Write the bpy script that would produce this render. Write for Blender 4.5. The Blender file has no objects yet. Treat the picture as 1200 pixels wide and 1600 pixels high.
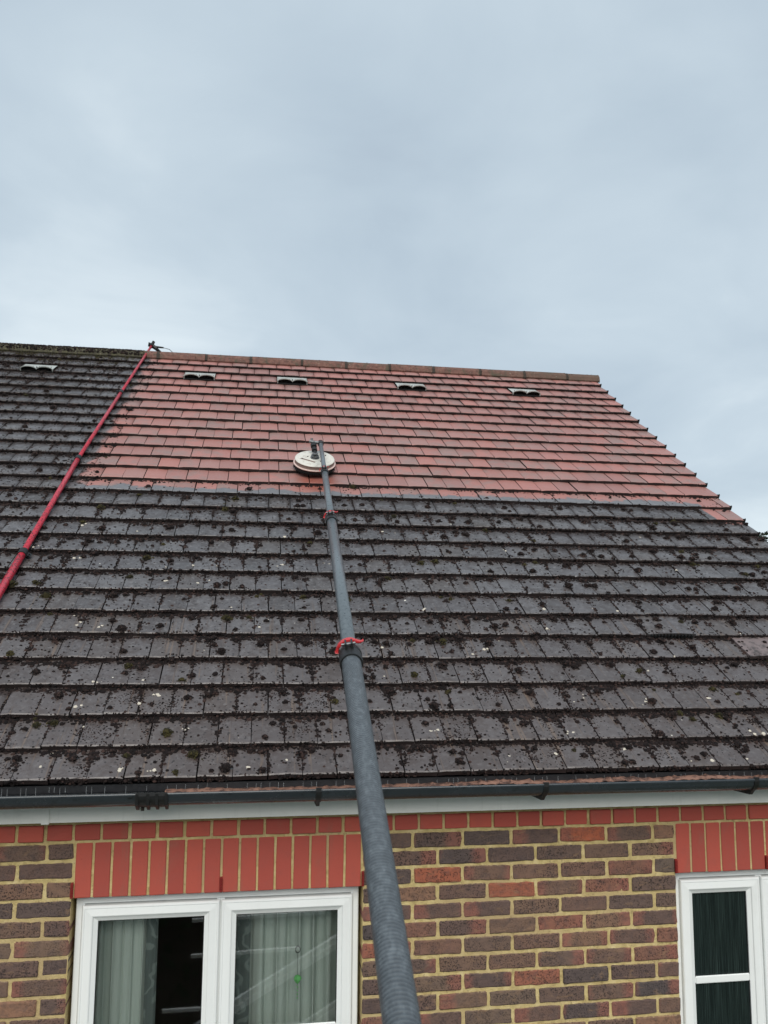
import bpy, math, random
import numpy as np
from mathutils import Vector, Matrix

random.seed(7)
rng = np.random.default_rng(7)
scene = bpy.context.scene
COL = scene.collection

# ------------------------------------------------------------------ camera
FPX = 1287.943
YAW, PITCH, ROLL = 0.15167, 0.127047, 0.007242
CAM = Vector((0.717396, -3.722268, 1.162174))
f_ = Vector((math.sin(YAW)*math.cos(PITCH), math.cos(YAW)*math.cos(PITCH), math.sin(PITCH)))
r0 = Vector((math.cos(YAW), -math.sin(YAW), 0)); u0 = r0.cross(f_)
r_ = r0*math.cos(ROLL) + u0*math.sin(ROLL); u_ = -r0*math.sin(ROLL) + u0*math.cos(ROLL)
cam_d = bpy.data.cameras.new('camera'); cam = bpy.data.objects.new('camera', cam_d); COL.objects.link(cam)
cam.matrix_world = Matrix(((r_.x, u_.x, -f_.x, CAM.x), (r_.y, u_.y, -f_.y, CAM.y), (r_.z, u_.z, -f_.z, CAM.z), (0, 0, 0, 1)))
cam_d.sensor_fit = 'VERTICAL'; cam_d.sensor_height = 9.8; cam_d.sensor_width = 7.35
cam_d.lens = FPX*9.8/1600
cam_d.clip_start = 0.02; cam_d.clip_end = 3000
cam_d.dof.use_dof = True; cam_d.dof.focus_distance = 5.0; cam_d.dof.aperture_fstop = 2.0
scene.camera = cam

# ------------------------------------------------------------------ sky, sun, exposure
SUN_EL, SUN_AZ = math.radians(40), math.radians(186)      # azimuth measured clockwise from +y
def lin(c):
    c = c/255.0
    return c/12.92 if c <= 0.04045 else ((c+0.055)/1.055)**2.4
def rgb(r, g, b): return (lin(r), lin(g), lin(b), 1)

world = bpy.data.worlds.new("World"); scene.world = world; world.use_nodes = True
def build_world():
    nt = world.node_tree; nt.nodes.clear(); N = nt.nodes.new; L = nt.links.new
    out = N('ShaderNodeOutputWorld'); bg = N('ShaderNodeBackground')
    sky = N('ShaderNodeTexSky'); sky.sky_type = 'NISHITA'; sky.sun_disc = False
    sky.sun_elevation = SUN_EL; sky.sun_rotation = SUN_AZ
    tc = N('ShaderNodeTexCoord')
    sep = N('ShaderNodeSeparateXYZ'); L(tc.outputs['Generated'], sep.inputs[0])
    # project the direction on a cloud layer so that clouds flatten towards the horizon
    mx = N('ShaderNodeMath'); mx.operation = 'MAXIMUM'; L(sep.outputs[2], mx.inputs[0]); mx.inputs[1].default_value = 0.0
    ad = N('ShaderNodeMath'); ad.operation = 'ADD'; L(mx.outputs[0], ad.inputs[0]); ad.inputs[1].default_value = 0.28
    cb = N('ShaderNodeCombineXYZ')
    for i in range(2):
        d = N('ShaderNodeMath'); d.operation = 'DIVIDE'; L(sep.outputs[i], d.inputs[0]); L(ad.outputs[0], d.inputs[1]); L(d.outputs[0], cb.inputs[i])
    def noise(scale, detail, rough, seed, dist=0.4):
        m = N('ShaderNodeMapping'); m.inputs['Location'].default_value = (seed, seed*1.7, 0); L(cb.outputs[0], m.inputs[0])
        n = N('ShaderNodeTexNoise'); n.inputs['Scale'].default_value = scale; n.inputs['Detail'].default_value = detail
        n.inputs['Roughness'].default_value = rough; n.inputs['Distortion'].default_value = dist
        L(m.outputs[0], n.inputs['Vector']); return n.outputs['Fac']
    def mth(op, a, b):
        m = N('ShaderNodeMath'); m.operation = op
        for i, v in enumerate((a, b)):
            if isinstance(v, (int, float)): m.inputs[i].default_value = v
            else: L(v, m.inputs[i])
        return m.outputs[0]
    n1 = noise(0.75, 5, 0.5, 3.1); n2 = noise(2.2, 6, 0.5, 7.7)
    v = mth('ADD', mth('MULTIPLY', mth('SUBTRACT', n1, 0.5), 0.8), mth('MULTIPLY', mth('SUBTRACT', n2, 0.5), 0.75))
    # broad cloud banks: lighter and darker masses of the overcast
    for (dx, dy, dz), width, amp in [((-0.1175, 0.9275, 0.355), 0.035, 0.30), ((0.56, 0.81, 0.13), 0.03, 0.26),
                                     ((0.41, 0.737, 0.537), 0.07, -0.09), ((0.098, 0.899, 0.427), 0.025, -0.24),
                                     ((0.24, 0.88, 0.41), 0.012, 0.12), ((0.45, 0.84, 0.30), 0.03, -0.10),
                                     ((-0.25, 0.77, 0.58), 0.06, -0.14), ((-0.2, 0.88, 0.44), 0.03, 0.04), ((-0.27, 0.83, 0.49), 0.02, -0.13)]:
        dt = N('ShaderNodeVectorMath'); dt.operation = 'DOT_PRODUCT'; L(tc.outputs['Generated'], dt.inputs[0]); dt.inputs[1].default_value = Vector((dx, dy, dz)).normalized()
        e = mth('POWER', 2.718, mth('DIVIDE', mth('SUBTRACT', dt.outputs['Value'], 1.0), width))
        v = mth('ADD', v, mth('MULTIPLY', e, amp))
    v = mth('ADD', v, 0.53)
    cr = N('ShaderNodeValToRGB'); L(v, cr.inputs[0])
    e = cr.color_ramp.elements
    e[0].position = 0.22; e[0].color = rgb(168, 183, 199)
    e[1].position = 0.80; e[1].color = rgb(224, 236, 243)
    m = e.new(0.42); m.color = rgb(186, 202, 215)
    m = e.new(0.60); m.color = rgb(199, 214, 225)
    skm = N('ShaderNodeVectorMath'); skm.operation = 'SCALE'; L(sky.outputs[0], skm.inputs[0]); skm.inputs['Scale'].default_value = SKY_STRENGTH
    mix = N('ShaderNodeMix'); mix.data_type = 'RGBA'; mix.inputs['Factor'].default_value = 0.94
    L(skm.outputs[0], mix.inputs[6]); L(cr.outputs[0], mix.inputs[7])
    L(mix.outputs[2], bg.inputs['Color']); bg.inputs['Strength'].default_value = CLOUD_STRENGTH
    L(bg.outputs[0], out.inputs[0])
SKY_STRENGTH = 0.1
EXPOSURE = 0.95
CLOUD_STRENGTH = 1.05*2**-EXPOSURE
build_world()
sun_d = bpy.data.lights.new('sun', 'SUN'); sun_d.energy = 1.5; sun_d.angle = math.radians(50); sun_d.color = (1, 0.955, 0.88)
sun = bpy.data.objects.new('sun', sun_d); COL.objects.link(sun)
sd = Vector((math.sin(SUN_AZ)*math.cos(SUN_EL), math.cos(SUN_AZ)*math.cos(SUN_EL), math.sin(SUN_EL)))
sun.rotation_euler = sd.to_track_quat('Z', 'Y').to_euler()
scene.view_settings.view_transform = 'Standard'; scene.view_settings.look = 'None'
scene.view_settings.gamma = 1; scene.view_settings.use_curve_mapping = False
scene.view_settings.exposure = EXPOSURE

# ------------------------------------------------------------------ roof frame
YE, ZE, PT = -0.248121, 0.518332, 0.608634
CP, SP = math.cos(PT), math.sin(PT)
TW, TT, G = 0.1415, 0.025, 0.197
XV = 4.1765                # gable verge
XLEFT = -4.6
SK = [0.0115, 0.192, 0.3862, 0.5859, 0.7833, 0.9813, 1.1788, 1.3807, 1.5792, 1.7796, 1.9732, 2.1731, 2.3707, 2.5734,
      2.7626, 2.9607, 3.1498, 3.3401, 3.5301, 3.7209, 3.916, 4.1133, 4.3151, 4.5186, 4.7114, 4.9051, 5.1155, 5.3143]
SRIDGE = 5.56
NR = len(SK)
def roofp(X, s, h=0.0): return Vector((X, YE + s*CP - h*SP, ZE + s*SP + h*CP))
ROOFM = Matrix(((1, 0, 0), (0, CP, -SP), (0, SP, CP)))      # columns: X, up-slope, normal
def ray(px, py): return f_ + r_*((px-600)/FPX) - u_*((py-800)/FPX)
def at(px, py, Z): return CAM + ray(px, py)*Z
def in_view(p, m=0.04):
    d = Vector(p)-CAM; z = d.dot(f_)
    if z <= 0.05: return False
    x = 0.5 + FPX*d.dot(r_)/z/1200; y = 0.5 - FPX*d.dot(u_)/z/1600
    return -m < x < 1+m and -m < y < 1+m
def depth(p): return (Vector(p)-CAM).dot(f_)

# ------------------------------------------------------------------ object helpers
def tag(o, label=None, cat=None, group=None, kind=None):
    if label: o['label'] = label
    if cat: o['category'] = cat
    if group: o['group'] = group
    if kind: o['kind'] = kind
    return o
def empty(name, loc=(0, 0, 0), **k):
    o = bpy.data.objects.new(name, None); COL.objects.link(o); o.location = loc; o.empty_display_size = 0.1
    return tag(o, **k)
def link(name, me, parent=None, mat=None, M=None):
    o = bpy.data.objects.new(name, me); COL.objects.link(o)
    if mat is not None and len(me.materials) == 0: me.materials.append(mat)
    if M is not None: o.matrix_world = M
    if parent is not None:
        o.parent = parent; o.matrix_parent_inverse = WM(parent).inverted()
    return o
def WM(o):
    m = o.matrix_basis.copy() if o.parent is None else WM(o.parent) @ o.matrix_parent_inverse @ o.matrix_basis
    return m

class MB:
    """collects pieces, builds ONE mesh"""
    def __init__(s): s.v = []; s.f = []; s.sm = []
    def add(s, vs, fs, smooth=False):
        b = len(s.v); s.v += [tuple(v) for v in vs]; s.f += [tuple(i+b for i in f) for f in fs]; s.sm += [smooth]*len(fs)
    def box(s, x0, x1, y0, y1, z0, z1, M=None):
        vs = [Vector((x, y, z)) for z in (z0, z1) for y in (y0, y1) for x in (x0, x1)]
        if M is not None: vs = [M @ v for v in vs]
        s.add(vs, [(0, 2, 3, 1), (4, 5, 7, 6), (0, 1, 5, 4), (2, 6, 7, 3), (0, 4, 6, 2), (1, 3, 7, 5)])
    def tube(s, pts, rad, n=12, caps=True, smooth=True, twist=0):
        pts = [Vector(p) for p in pts]; rings = []
        if isinstance(rad, (int, float)): rad = [rad]*len(pts)
        for i, p in enumerate(pts):
            t = (pts[min(i+1, len(pts)-1)]-pts[max(i-1, 0)]).normalized()
            a = t.cross(Vector((0, 0, 1)))
            if a.length < 1e-3: a = t.cross(Vector((0, 1, 0)))
            a.normalize(); b = t.cross(a)
            rings.append([p+(a*math.cos(2*math.pi*j/n+twist)+b*math.sin(2*math.pi*j/n+twist))*rad[i] for j in range(n)])
        vs = [v for r in rings for v in r]; fs = []
        for i in range(len(rings)-1):
            for j in range(n):
                fs.append((i*n+j, i*n+(j+1) % n, (i+1)*n+(j+1) % n, (i+1)*n+j))
        s.add(vs, fs, smooth)
        if caps:
            s.add(rings[0], [tuple(range(n))]); s.add(rings[-1], [tuple(reversed(range(n)))])
    def lathe(s, prof, n=32, M=None, smooth=False):
        vs = []
        for r, z in prof:
            for j in range(n):
                a = 2*math.pi*j/n; v = Vector((r*math.cos(a), r*math.sin(a), z)); vs.append(M @ v if M is not None else v)
        fs = [(i*n+j, i*n+(j+1) % n, (i+1)*n+(j+1) % n, (i+1)*n+j) for i in range(len(prof)-1) for j in range(n)]
        s.add(vs, fs, smooth)
    def sweep(s, prof, x0, x1, closed=False, n=1):
        """profile of (y,z) extruded along x"""
        m = len(prof); vs = []
        for i in range(n+1):
            x = x0+(x1-x0)*i/n; vs += [(x, y, z) for y, z in prof]
        fs = [(i*m+j, i*m+(j+1) % m, (i+1)*m+(j+1) % m, (i+1)*m+j) for i in range(n) for j in range(m if closed else m-1)]
        s.add(vs, fs)
        if closed: s.add([(x0, y, z) for y, z in prof], [tuple(range(m))]); s.add([(x1, y, z) for y, z in prof], [tuple(reversed(range(m)))])
    def build(s, name, mat, parent=None, bevel=0, seg=2, smooth_angle=None):
        me = bpy.data.meshes.new(name); me.from_pydata(s.v, [], s.f); me.update()
        if len(s.sm): me.polygons.foreach_set('use_smooth', s.sm)
        if bevel:
            import bmesh
            bm = bmesh.new(); bm.from_mesh(me)
            bmesh.ops.remove_doubles(bm, verts=bm.verts, dist=1e-5)
            ed = [e for e in bm.edges if len(e.link_faces) == 2 and e.calc_face_angle(0) > 0.5]
            bmesh.ops.bevel(bm, geom=ed, offset=bevel, segments=seg, affect='EDGES', clamp_overlap=True)
            bm.to_mesh(me); bm.free()
        return link(name, me, parent, mat)

# ------------------------------------------------------------------ materials
class NT:
    def __init__(s, name, rough=0.6, spec=0.5, metal=0.0):
        s.m = bpy.data.materials.new(name); s.m.use_nodes = True; s.t = s.m.node_tree; s.t.nodes.clear()
        s.out = s.t.nodes.new('ShaderNodeOutputMaterial'); s.b = s.t.nodes.new('ShaderNodeBsdfPrincipled')
        s.t.links.new(s.b.outputs[0], s.out.inputs[0])
        s.b.inputs['Roughness'].default_value = rough; s.b.inputs['Specular IOR Level'].default_value = spec; s.b.inputs['Metallic'].default_value = metal
    def N(s, t, **k):
        n = s.t.nodes.new(t)
        for a, b in k.items(): setattr(n, a, b)
        return n
    def set(s, sock, v):
        if isinstance(v, bpy.types.NodeSocket): s.t.links.new(v, sock)
        else: sock.default_value = v
    def pos(s, kind='pos'):
        if kind == 'pos': return s.N('ShaderNodeNewGeometry').outputs['Position']
        return s.N('ShaderNodeTexCoord').outputs['Object']
    def scale(s, v, sc, loc=(0, 0, 0)):
        m = s.N('ShaderNodeMapping'); s.set(m.inputs[0], v); m.inputs['Scale'].default_value = sc; m.inputs['Location'].default_value = loc; return m.outputs[0]
    def noise(s, v, sc, det=4, rough=0.55, dist=0.0, col=False):
        n = s.N('ShaderNodeTexNoise'); s.set(n.inputs['Vector'], v); n.inputs['Scale'].default_value = sc
        n.inputs['Detail'].default_value = det; n.inputs['Roughness'].default_value = rough; n.inputs['Distortion'].default_value = dist
        return n.outputs['Color' if col else 'Fac']
    def m(s, op, a, b=0.0, c=None, clamp=False):
        n = s.N('ShaderNodeMath', operation=op, use_clamp=clamp); s.set(n.inputs[0], a); s.set(n.inputs[1], b)
        if c is not None: s.set(n.inputs[2], c)
        return n.outputs[0]
    def ss(s, v, a, b):
        n = s.N('ShaderNodeMapRange', interpolation_type='SMOOTHSTEP'); s.set(n.inputs[0], v)
        n.inputs[1].default_value = a; n.inputs[2].default_value = b; return n.outputs[0]
    def mix(s, f, a, b, blend='MIX'):
        n = s.N('ShaderNodeMix', data_type='RGBA', blend_type=blend); s.set(n.inputs['Factor'], f); s.set(n.inputs[6], a); s.set(n.inputs[7], b); return n.outputs[2]
    def ramp(s, f, stops):
        n = s.N('ShaderNodeValToRGB'); s.set(n.inputs[0], f); e = n.color_ramp.elements
        e[0].position, e[0].color = stops[0]; e[1].position, e[1].color = stops[-1]
        for p, c in stops[1:-1]: q = e.new(p); q.color = c
        return n.outputs[0]
    def bump(s, h, strength=0.3, dist=0.01, normal=None):
        n = s.N('ShaderNodeBump'); n.inputs['Strength'].default_value = strength; n.inputs['Distance'].default_value = dist
        s.set(n.inputs['Height'], h)
        if normal is not None: s.set(n.inputs['Normal'], normal)
        s.t.links.new(n.outputs[0], s.b.inputs['Normal']); return n.outputs[0]
    def col(s, v): s.set(s.b.inputs['Base Color'], v)
    def rough(s, v): s.set(s.b.inputs['Roughness'], v)
C3 = lambda r, g, b: (r, g, b, 1)

def mat_plain(name, color, rough=0.6, metal=0, var=0.12, sc=30, bump=0.15, bd=0.002, spec=0.5, dirt=None):
    n = NT(name, rough, spec, metal); p = n.pos('obj')
    a = n.noise(p, sc, 5); c2 = tuple(min(1, x*(1+var)) for x in color[:3])+(1,); c1 = tuple(x*(1-var) for x in color[:3])+(1,)
    c = n.mix(a, c1, c2)
    if dirt:
        d = n.ss(n.noise(p, dirt[1], 6, 0.65), dirt[2], dirt[3]); c = n.mix(d, c, dirt[0])
    n.col(c); n.bump(n.noise(p, sc*3, 4), bump, bd); n.rough(n.m('ADD', n.m('MULTIPLY', a, 0.2), rough-0.1))
    return n.m_ if hasattr(n, 'm_') else n.m_mat() if hasattr(n, 'm_mat') else n.t and n_mat(n)
def n_mat(n): return n.__dict__['m']

# the attribute "m" holds the material, the method lives on the class
def M_(n): return n.__dict__['m']

def mat_tile():
    n = NT('roof_tile', 0.45, 0.65); m = lambda *a, **k: NT.m(n, *a, **k)
    P = n.pos('pos'); sp = n.N('ShaderNodeSeparateXYZ'); n.set(sp.inputs[0], P)
    X, Y, Z = sp.outputs
    s = m('ADD', m('MULTIPLY', m('SUBTRACT', Y, YE), CP), m('MULTIPLY', m('SUBTRACT', Z, ZE), SP))
    k = m('DIVIDE', m('ADD', s, 0.012), G*1.0013)
    kf = m('FLOOR', k)
    half = m('MULTIPLY', m('MODULO', kf, 2.0), 0.5)
    xi = m('FLOOR', m('ADD', m('DIVIDE', m('SUBTRACT', XV, X), TW), half))
    cb = n.N('ShaderNodeCombineXYZ'); n.set(cb.inputs[0], xi); n.set(cb.inputs[1], kf)
    wn = n.N('ShaderNodeTexWhiteNoise', noise_dimensions='2D'); n.set(wn.inputs[0], cb.outputs[0]); R = wn.outputs['Value']
    ws = n.N('ShaderNodeSeparateColor'); n.set(ws.inputs[0], wn.outputs['Color']); R2, R3 = ws.outputs[1], ws.outputs[2]
    uv = n.N('ShaderNodeCombineXYZ'); n.set(uv.inputs[0], X); n.set(uv.inputs[1], s); UV = uv.outputs[0]
    uvr = n.N('ShaderNodeCombineXYZ'); n.set(uvr.inputs[0], m('ADD', X, m('MULTIPLY', R, 31))); n.set(uvr.inputs[1], m('ADD', s, m('MULTIPLY', R2, 17))); UVR = uvr.outputs[0]
    # --- washed mask
    edge = m('ADD', m('ADD', 13.30, m('MULTIPLY', R3, 0.22)), m('MULTIPLY', m('SUBTRACT', n.noise(UV, 7, 5, 0.7), 0.5), 1.3))
    rightpatch = n.ss(X, 3.93, 3.96)
    edge = m('SUBTRACT', edge, m('MULTIPLY', rightpatch, 1.5))
    ms = n.ss(m('SUBTRACT', k, edge), -0.05, 0.12)
    xl = m('ADD', m('SUBTRACT', X, m('ADD', -0.65, m('MULTIPLY', k, 0.0095))), m('MULTIPLY', m('SUBTRACT', n.noise(UV, 6, 3), 0.5), 0.12))
    mx = n.ss(xl, 0.02, 0.07)
    clean = m('MULTIPLY', ms, mx)
    # --- washed red concrete
    red = n.ramp(R, [(0, rgb(144, 103, 97)), (0.35, rgb(153, 105, 98)), (0.7, rgb(162, 108, 100)), (1, rgb(150, 112, 106))])
    # the lower part of a tile is more faded, the head greyer
    fr = m('FRACT', k)
    bl = n.ss(m('ADD', n.noise(UVR, 9, 4, 0.6), m('MULTIPLY', m('SUBTRACT', R3, 0.5), 0.3)), 0.45, 0.72)
    red = n.mix(m('MULTIPLY', bl, 0.6), red, rgb(128, 112, 107))
    red = n.mix(n.ss(n.noise(UV, 1.1, 3), 0.50, 0.8), red, rgb(136, 100, 96))
    red = n.mix(m('MULTIPLY', n.ss(n.noise(UVR, 60, 5, 0.7), 0.55, 0.75), 0.35), red, rgb(96, 62, 60))
    # rusty wet smear left by the cleaning head
    ds = n.N('ShaderNodeVectorMath', operation='DISTANCE'); n.set(ds.inputs[0], UV); ds.inputs[1].default_value = (1.12, 2.80, 0)
    red = n.mix(m('MULTIPLY', m('SUBTRACT', 1.0, n.ss(ds.outputs['Value'], 0.08, 0.2)), 0.6), red, rgb(140, 66, 44))
    # --- weathered grey
    ty = n.ramp(R, [(0, rgb(68, 65, 66)), (0.4, rgb(80, 77, 79)), (0.75, rgb(91, 89, 91)), (1, rgb(75, 69, 67))])
    w1 = n.ss(n.noise(UVR, 14, 6, 0.65, 0.6), 0.45, 0.64)
    ty = n.mix(m('MULTIPLY', w1, 0.7), ty, rgb(52, 43, 40))
    ty = n.mix(m('MULTIPLY', n.ss(n.noise(UVR, 38, 5, 0.7), 0.5, 0.68), 0.6), ty, rgb(122, 120, 121))
    ty = n.mix(m('MULTIPLY', m('SUBTRACT', 1.0, n.ss(k, 1.0, 9.0)), 0.45), ty, rgb(78, 64, 58))
    # brown runs down the slope
    st = n.noise(n.scale(UV, (30, 1.6, 1)), 1.0, 3, 0.6)
    runs = m('MULTIPLY', n.ss(st, 0.57, 0.64), m('SUBTRACT', 1.0, n.ss(k, 4.5, 9.0)))
    ty = n.mix(m('MULTIPLY', runs, 0.75), ty, n.mix(n.ss(n.noise(n.scale(UV, (160, 3, 1)), 1.0, 2), 0.4, 0.6), rgb(58, 46, 41), rgb(104, 88, 76)))
    # fine dark moss crumbs
    v = n.N('ShaderNodeTexVoronoi', feature='F1'); n.set(v.inputs['Vector'], UV); v.inputs['Scale'].default_value = 70; v.inputs['Randomness'].default_value = 1
    vs = n.N('ShaderNodeSeparateColor'); n.set(vs.inputs[0], v.outputs['Color'])
    crumb = m('MULTIPLY', m('LESS_THAN', v.outputs['Distance'], m('MULTIPLY', vs.outputs[0], 0.42)), m('GREATER_THAN', vs.outputs[1], 0.50))
    ty = n.mix(m('MULTIPLY', crumb, 0.85), ty, rgb(34, 27, 26))
    # heavy growth in the upper left
    hv = m('MULTIPLY', n.ss(k, 18.5, 22), m('SUBTRACT', 1.0, n.ss(X, -1.05, -0.6)))
    ty = n.mix(m('MULTIPLY', hv, n.ss(n.noise(UV, 12, 5, .7), 0.3, 0.6)), ty, rgb(52, 44, 41))
    # lichen
    v2 = n.N('ShaderNodeTexVoronoi', feature='F1'); nzc = n.noise(UV, 60, 3, 0.6, col=True)
    jit = n.N('ShaderNodeVectorMath', operation='MULTIPLY_ADD'); n.set(jit.inputs[0], nzc); jit.inputs[1].default_value = (0.02, 0.02, 0); n.set(jit.inputs[2], UV)
    n.set(v2.inputs['Vector'], jit.outputs[0]); v2.inputs['Scale'].default_value = 9
    v2s = n.N('ShaderNodeSeparateColor'); n.set(v2s.inputs[0], v2.outputs['Color'])
    lich = m('MULTIPLY', m('LESS_THAN', v2.outputs['Distance'], m('ADD', 0.02, m('MULTIPLY', m('POWER', v2s.outputs[0], 3.0), 0.06))), m('GREATER_THAN', v2s.outputs[1], 0.80))
    c = n.mix(clean, ty, red)
    # the scum line along the wash edge
    band = m('MULTIPLY', m('MULTIPLY', n.ss(k, 12.9, 13.05), m('SUBTRACT', 1.0, ms)), mx)
    c = n.mix(m('MULTIPLY', band, 0.6), c, rgb(112, 112, 116))
    lf = m('MULTIPLY', lich, m('SUBTRACT', 1.0, m('MULTIPLY', clean, 0.55)))
    c = n.mix(lf, c, rgb(214, 208, 196))
    n.col(c)
    n.rough(m('ADD', m('MULTIPLY', n.noise(UVR, 25, 4), 0.35), m('ADD', 0.20, m('MULTIPLY', clean, 0.12))))
    hgt = m('ADD', m('MULTIPLY', n.noise(UVR, 45, 6, 0.65), 0.7), m('MULTIPLY', crumb, m('SUBTRACT', 1.0, clean)))
    n.bump(hgt, 0.5, 0.004)
    return M_(n)

def mat_brick(name, red=False):
    n = NT(name, 0.85, 0.3); m = lambda *a, **k: NT.m(n, *a, **k)
    oi = n.N('ShaderNodeObjectInfo').outputs['Random']; isl = n.N('ShaderNodeNewGeometry').outputs['Random Per Island']
    R = m('FRACT', m('ADD', m('MULTIPLY', oi, 1.0), isl)); R2 = m('FRACT', m('MULTIPLY', R, 17.31)); R3 = m('FRACT', m('MULTIPLY', R, 73.7))
    P = n.pos('pos'); O = n.pos('obj'); so = n.N('ShaderNodeSeparateXYZ'); n.set(so.inputs[0], O)
    if red:
        c = n.ramp(R, [(0, rgb(158, 74, 64)), (0.5, rgb(168, 79, 68)), (1, rgb(176, 84, 70))])
        c = n.mix(m('MULTIPLY', n.ss(n.noise(P, 16, 5, 0.6), 0.45, 0.75), 0.35), c, rgb(150, 80, 72))
        c = n.mix(m('MULTIPLY', n.ss(n.noise(P, 160, 4, 0.7), 0.60, 0.72), 0.5), c, rgb(110, 52, 46))
        c = n.mix(m('MULTIPLY', n.ss(n.noise(n.scale(P, (1, 1, 0.3)), 8, 6, 0.7, 1.0), 0.55, 0.72), 0.45), c, rgb(142, 92, 78))
        n.col(c); n.rough(0.72); n.bump(n.noise(P, 90, 5), 0.25, 0.002)
        return M_(n)
    base = n.ramp(R, [(0.0, rgb(112, 88, 78)), (0.18, rgb(92, 77, 73)), (0.36, rgb(124, 98, 82)), (0.5, rgb(84, 75, 74)), (0.64, rgb(138, 104, 84)), (0.78, rgb(104, 90, 80)), (0.90, rgb(148, 94, 76)), (1.0, rgb(172, 94, 66))])
    # burnt middle, paler redder ends
    ax = m('ABSOLUTE', m('ADD', so.outputs[0], m('MULTIPLY', m('SUBTRACT', R3, 0.5), 0.10)))
    endf = n.ss(m('ADD', ax, m('MULTIPLY', m('SUBTRACT', n.noise(P, 35, 3), 0.5), 0.06)), 0.055, 0.10)
    c = n.mix(m('MULTIPLY', m('MULTIPLY', endf, m('LESS_THAN', m('ABSOLUTE', so.outputs[0]), 0.13)), m('MULTIPLY', m('GREATER_THAN', R2, 0.45), 0.75)), base, rgb(142, 92, 80))
    c = n.mix(m('MULTIPLY', n.ss(n.noise(P, 26, 6, 0.7), 0.42, 0.68), 0.5), c, rgb(78, 68, 68))
    pits = m('MULTIPLY', n.ss(n.noise(P, 150, 3, 0.6), 0.53, 0.60), n.ss(n.noise(P, 11, 3), 0.36, 0.50))
    c = n.mix(m('MULTIPLY', pits, m('ADD', 0.15, m('MULTIPLY', R3, 0.75))), c, rgb(38, 33, 33))
    c = n.mix(m('MULTIPLY', n.ss(n.noise(n.scale(P, (1, 1, 2.2)), 9, 5, 0.7, 1.5), 0.56, 0.70), 0.5), c, rgb(140, 112, 88))
    # mortar smears near the arrises
    spz = n.N('ShaderNodeSeparateXYZ'); n.set(spz.inputs[0], P)
    az = m('MULTIPLY', m('ABSOLUTE', m('SUBTRACT', m('FRACT', m('DIVIDE', m('ADD', spz.outputs[2], 75.0), 0.075)), 0.5)), 0.075)
    sm = m('MULTIPLY', n.ss(m('ADD', az, m('MULTIPLY', m('SUBTRACT', n.noise(P, 70, 4, .7), 0.5), 0.02)), 0.0295, 0.034), 0.8)
    c = n.mix(sm, c, rgb(168, 148, 112))
    n.col(c); n.bump(m('SUBTRACT', n.noise(P, 130, 6, 0.65), m('MULTIPLY', pits, 0.6)), 0.6, 0.005)
    return M_(n)

def mat_mortar():
    n = NT('mortar', 0.95, 0.2); P = n.pos('pos')
    c = n.ramp(n.noise(P, 24, 6, 0.65), [(0.3, rgb(166, 146, 98)), (0.5, rgb(194, 174, 122)), (0.7, rgb(212, 194, 146))])
    c = n.mix(n.ss(n.noise(P, 3.1, 4), 0.45, 0.7), c, rgb(178, 156, 116))
    c = n.mix(NT.m(n, 'MULTIPLY', n.ss(n.noise(P, 60, 5, 0.7), 0.55, 0.68), 0.5), c, rgb(120, 98, 70))
    n.col(c); n.bump(n.noise(P, 110, 6, 0.7), 0.8, 0.006); return M_(n)

def mat_moss(green=False):
    n = NT('green_moss' if green else 'moss', 0.9, 0.25); P = n.pos('pos')
    isl = n.N('ShaderNodeNewGeometry').outputs['Random Per Island']
    c = n.ramp(isl, [(0, rgb(16, 12, 12)), (0.45, rgb(26, 19, 19)), (0.8, rgb(40, 30, 28)), (1, rgb(66, 50, 46))])
    if green: c = n.ramp(isl, [(0, rgb(26, 24, 14)), (0.5, rgb(42, 38, 20)), (1, rgb(66, 60, 32))])
    n.col(c); n.bump(n.noise(P, 300, 4, 0.7), 1.0, 0.004); return M_(n)

def mat_white(name, c=(0.78, 0.80, 0.79, 1), dirt=0.35, rough=0.35):
    n = NT(name, rough, 0.5); P = n.pos('pos')
    d = n.ss(n.noise(P, 7, 6, 0.7), 0.5, 0.85)
    st = n.ss(n.noise(n.scale(P, (40, 40, 4)), 1.0, 4, 0.6), 0.55, 0.8)
    cc = n.mix(NT.m(n, 'MULTIPLY', d, dirt), c, rgb(150, 148, 134)); cc = n.mix(NT.m(n, 'MULTIPLY', st, dirt*0.6), cc, rgb(140, 140, 130))
    n.col(cc); n.bump(n.noise(P, 60, 3), 0.06, 0.002); return M_(n)

def mat_glass():
    n = NT('window_glass'); t = n.t
    gl = n.N('ShaderNodeBsdfGlossy'); gl.inputs['Roughness'].default_value = 0.015; gl.inputs['Color'].default_value = (1, 1, 1, 1)
    tr = n.N('ShaderNodeBsdfTransparent'); tr.inputs['Color'].default_value = (0.96, 0.98, 0.97, 1)
    fr = n.N('ShaderNodeFresnel'); fr.inputs['IOR'].default_value = 1.5
    f2 = NT.m(n, 'MULTIPLY', fr.outputs[0], 1.6, clamp=True)
    pass
    mx = n.N('ShaderNodeMixShader'); n.set(mx.inputs[0], f2); t.links.new(tr.outputs[0], mx.inputs[1]); t.links.new(gl.outputs[0], mx.inputs[2])
    t.links.new(mx.outputs[0], n.out.inputs[0]); return M_(n)

def mat_fluted():
    n = NT('ribbed_glass', 0.22, 0.5); P = n.pos('pos')
    s = n.noise(n.scale(P, (260, 1, 3)), 1.0, 3, 0.7)
    n.col(n.mix(n.ss(s, 0.4, 0.75), rgb(22, 30, 30), rgb(48, 60, 58))); n.bump(s, 0.35, 0.003); return M_(n)

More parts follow.
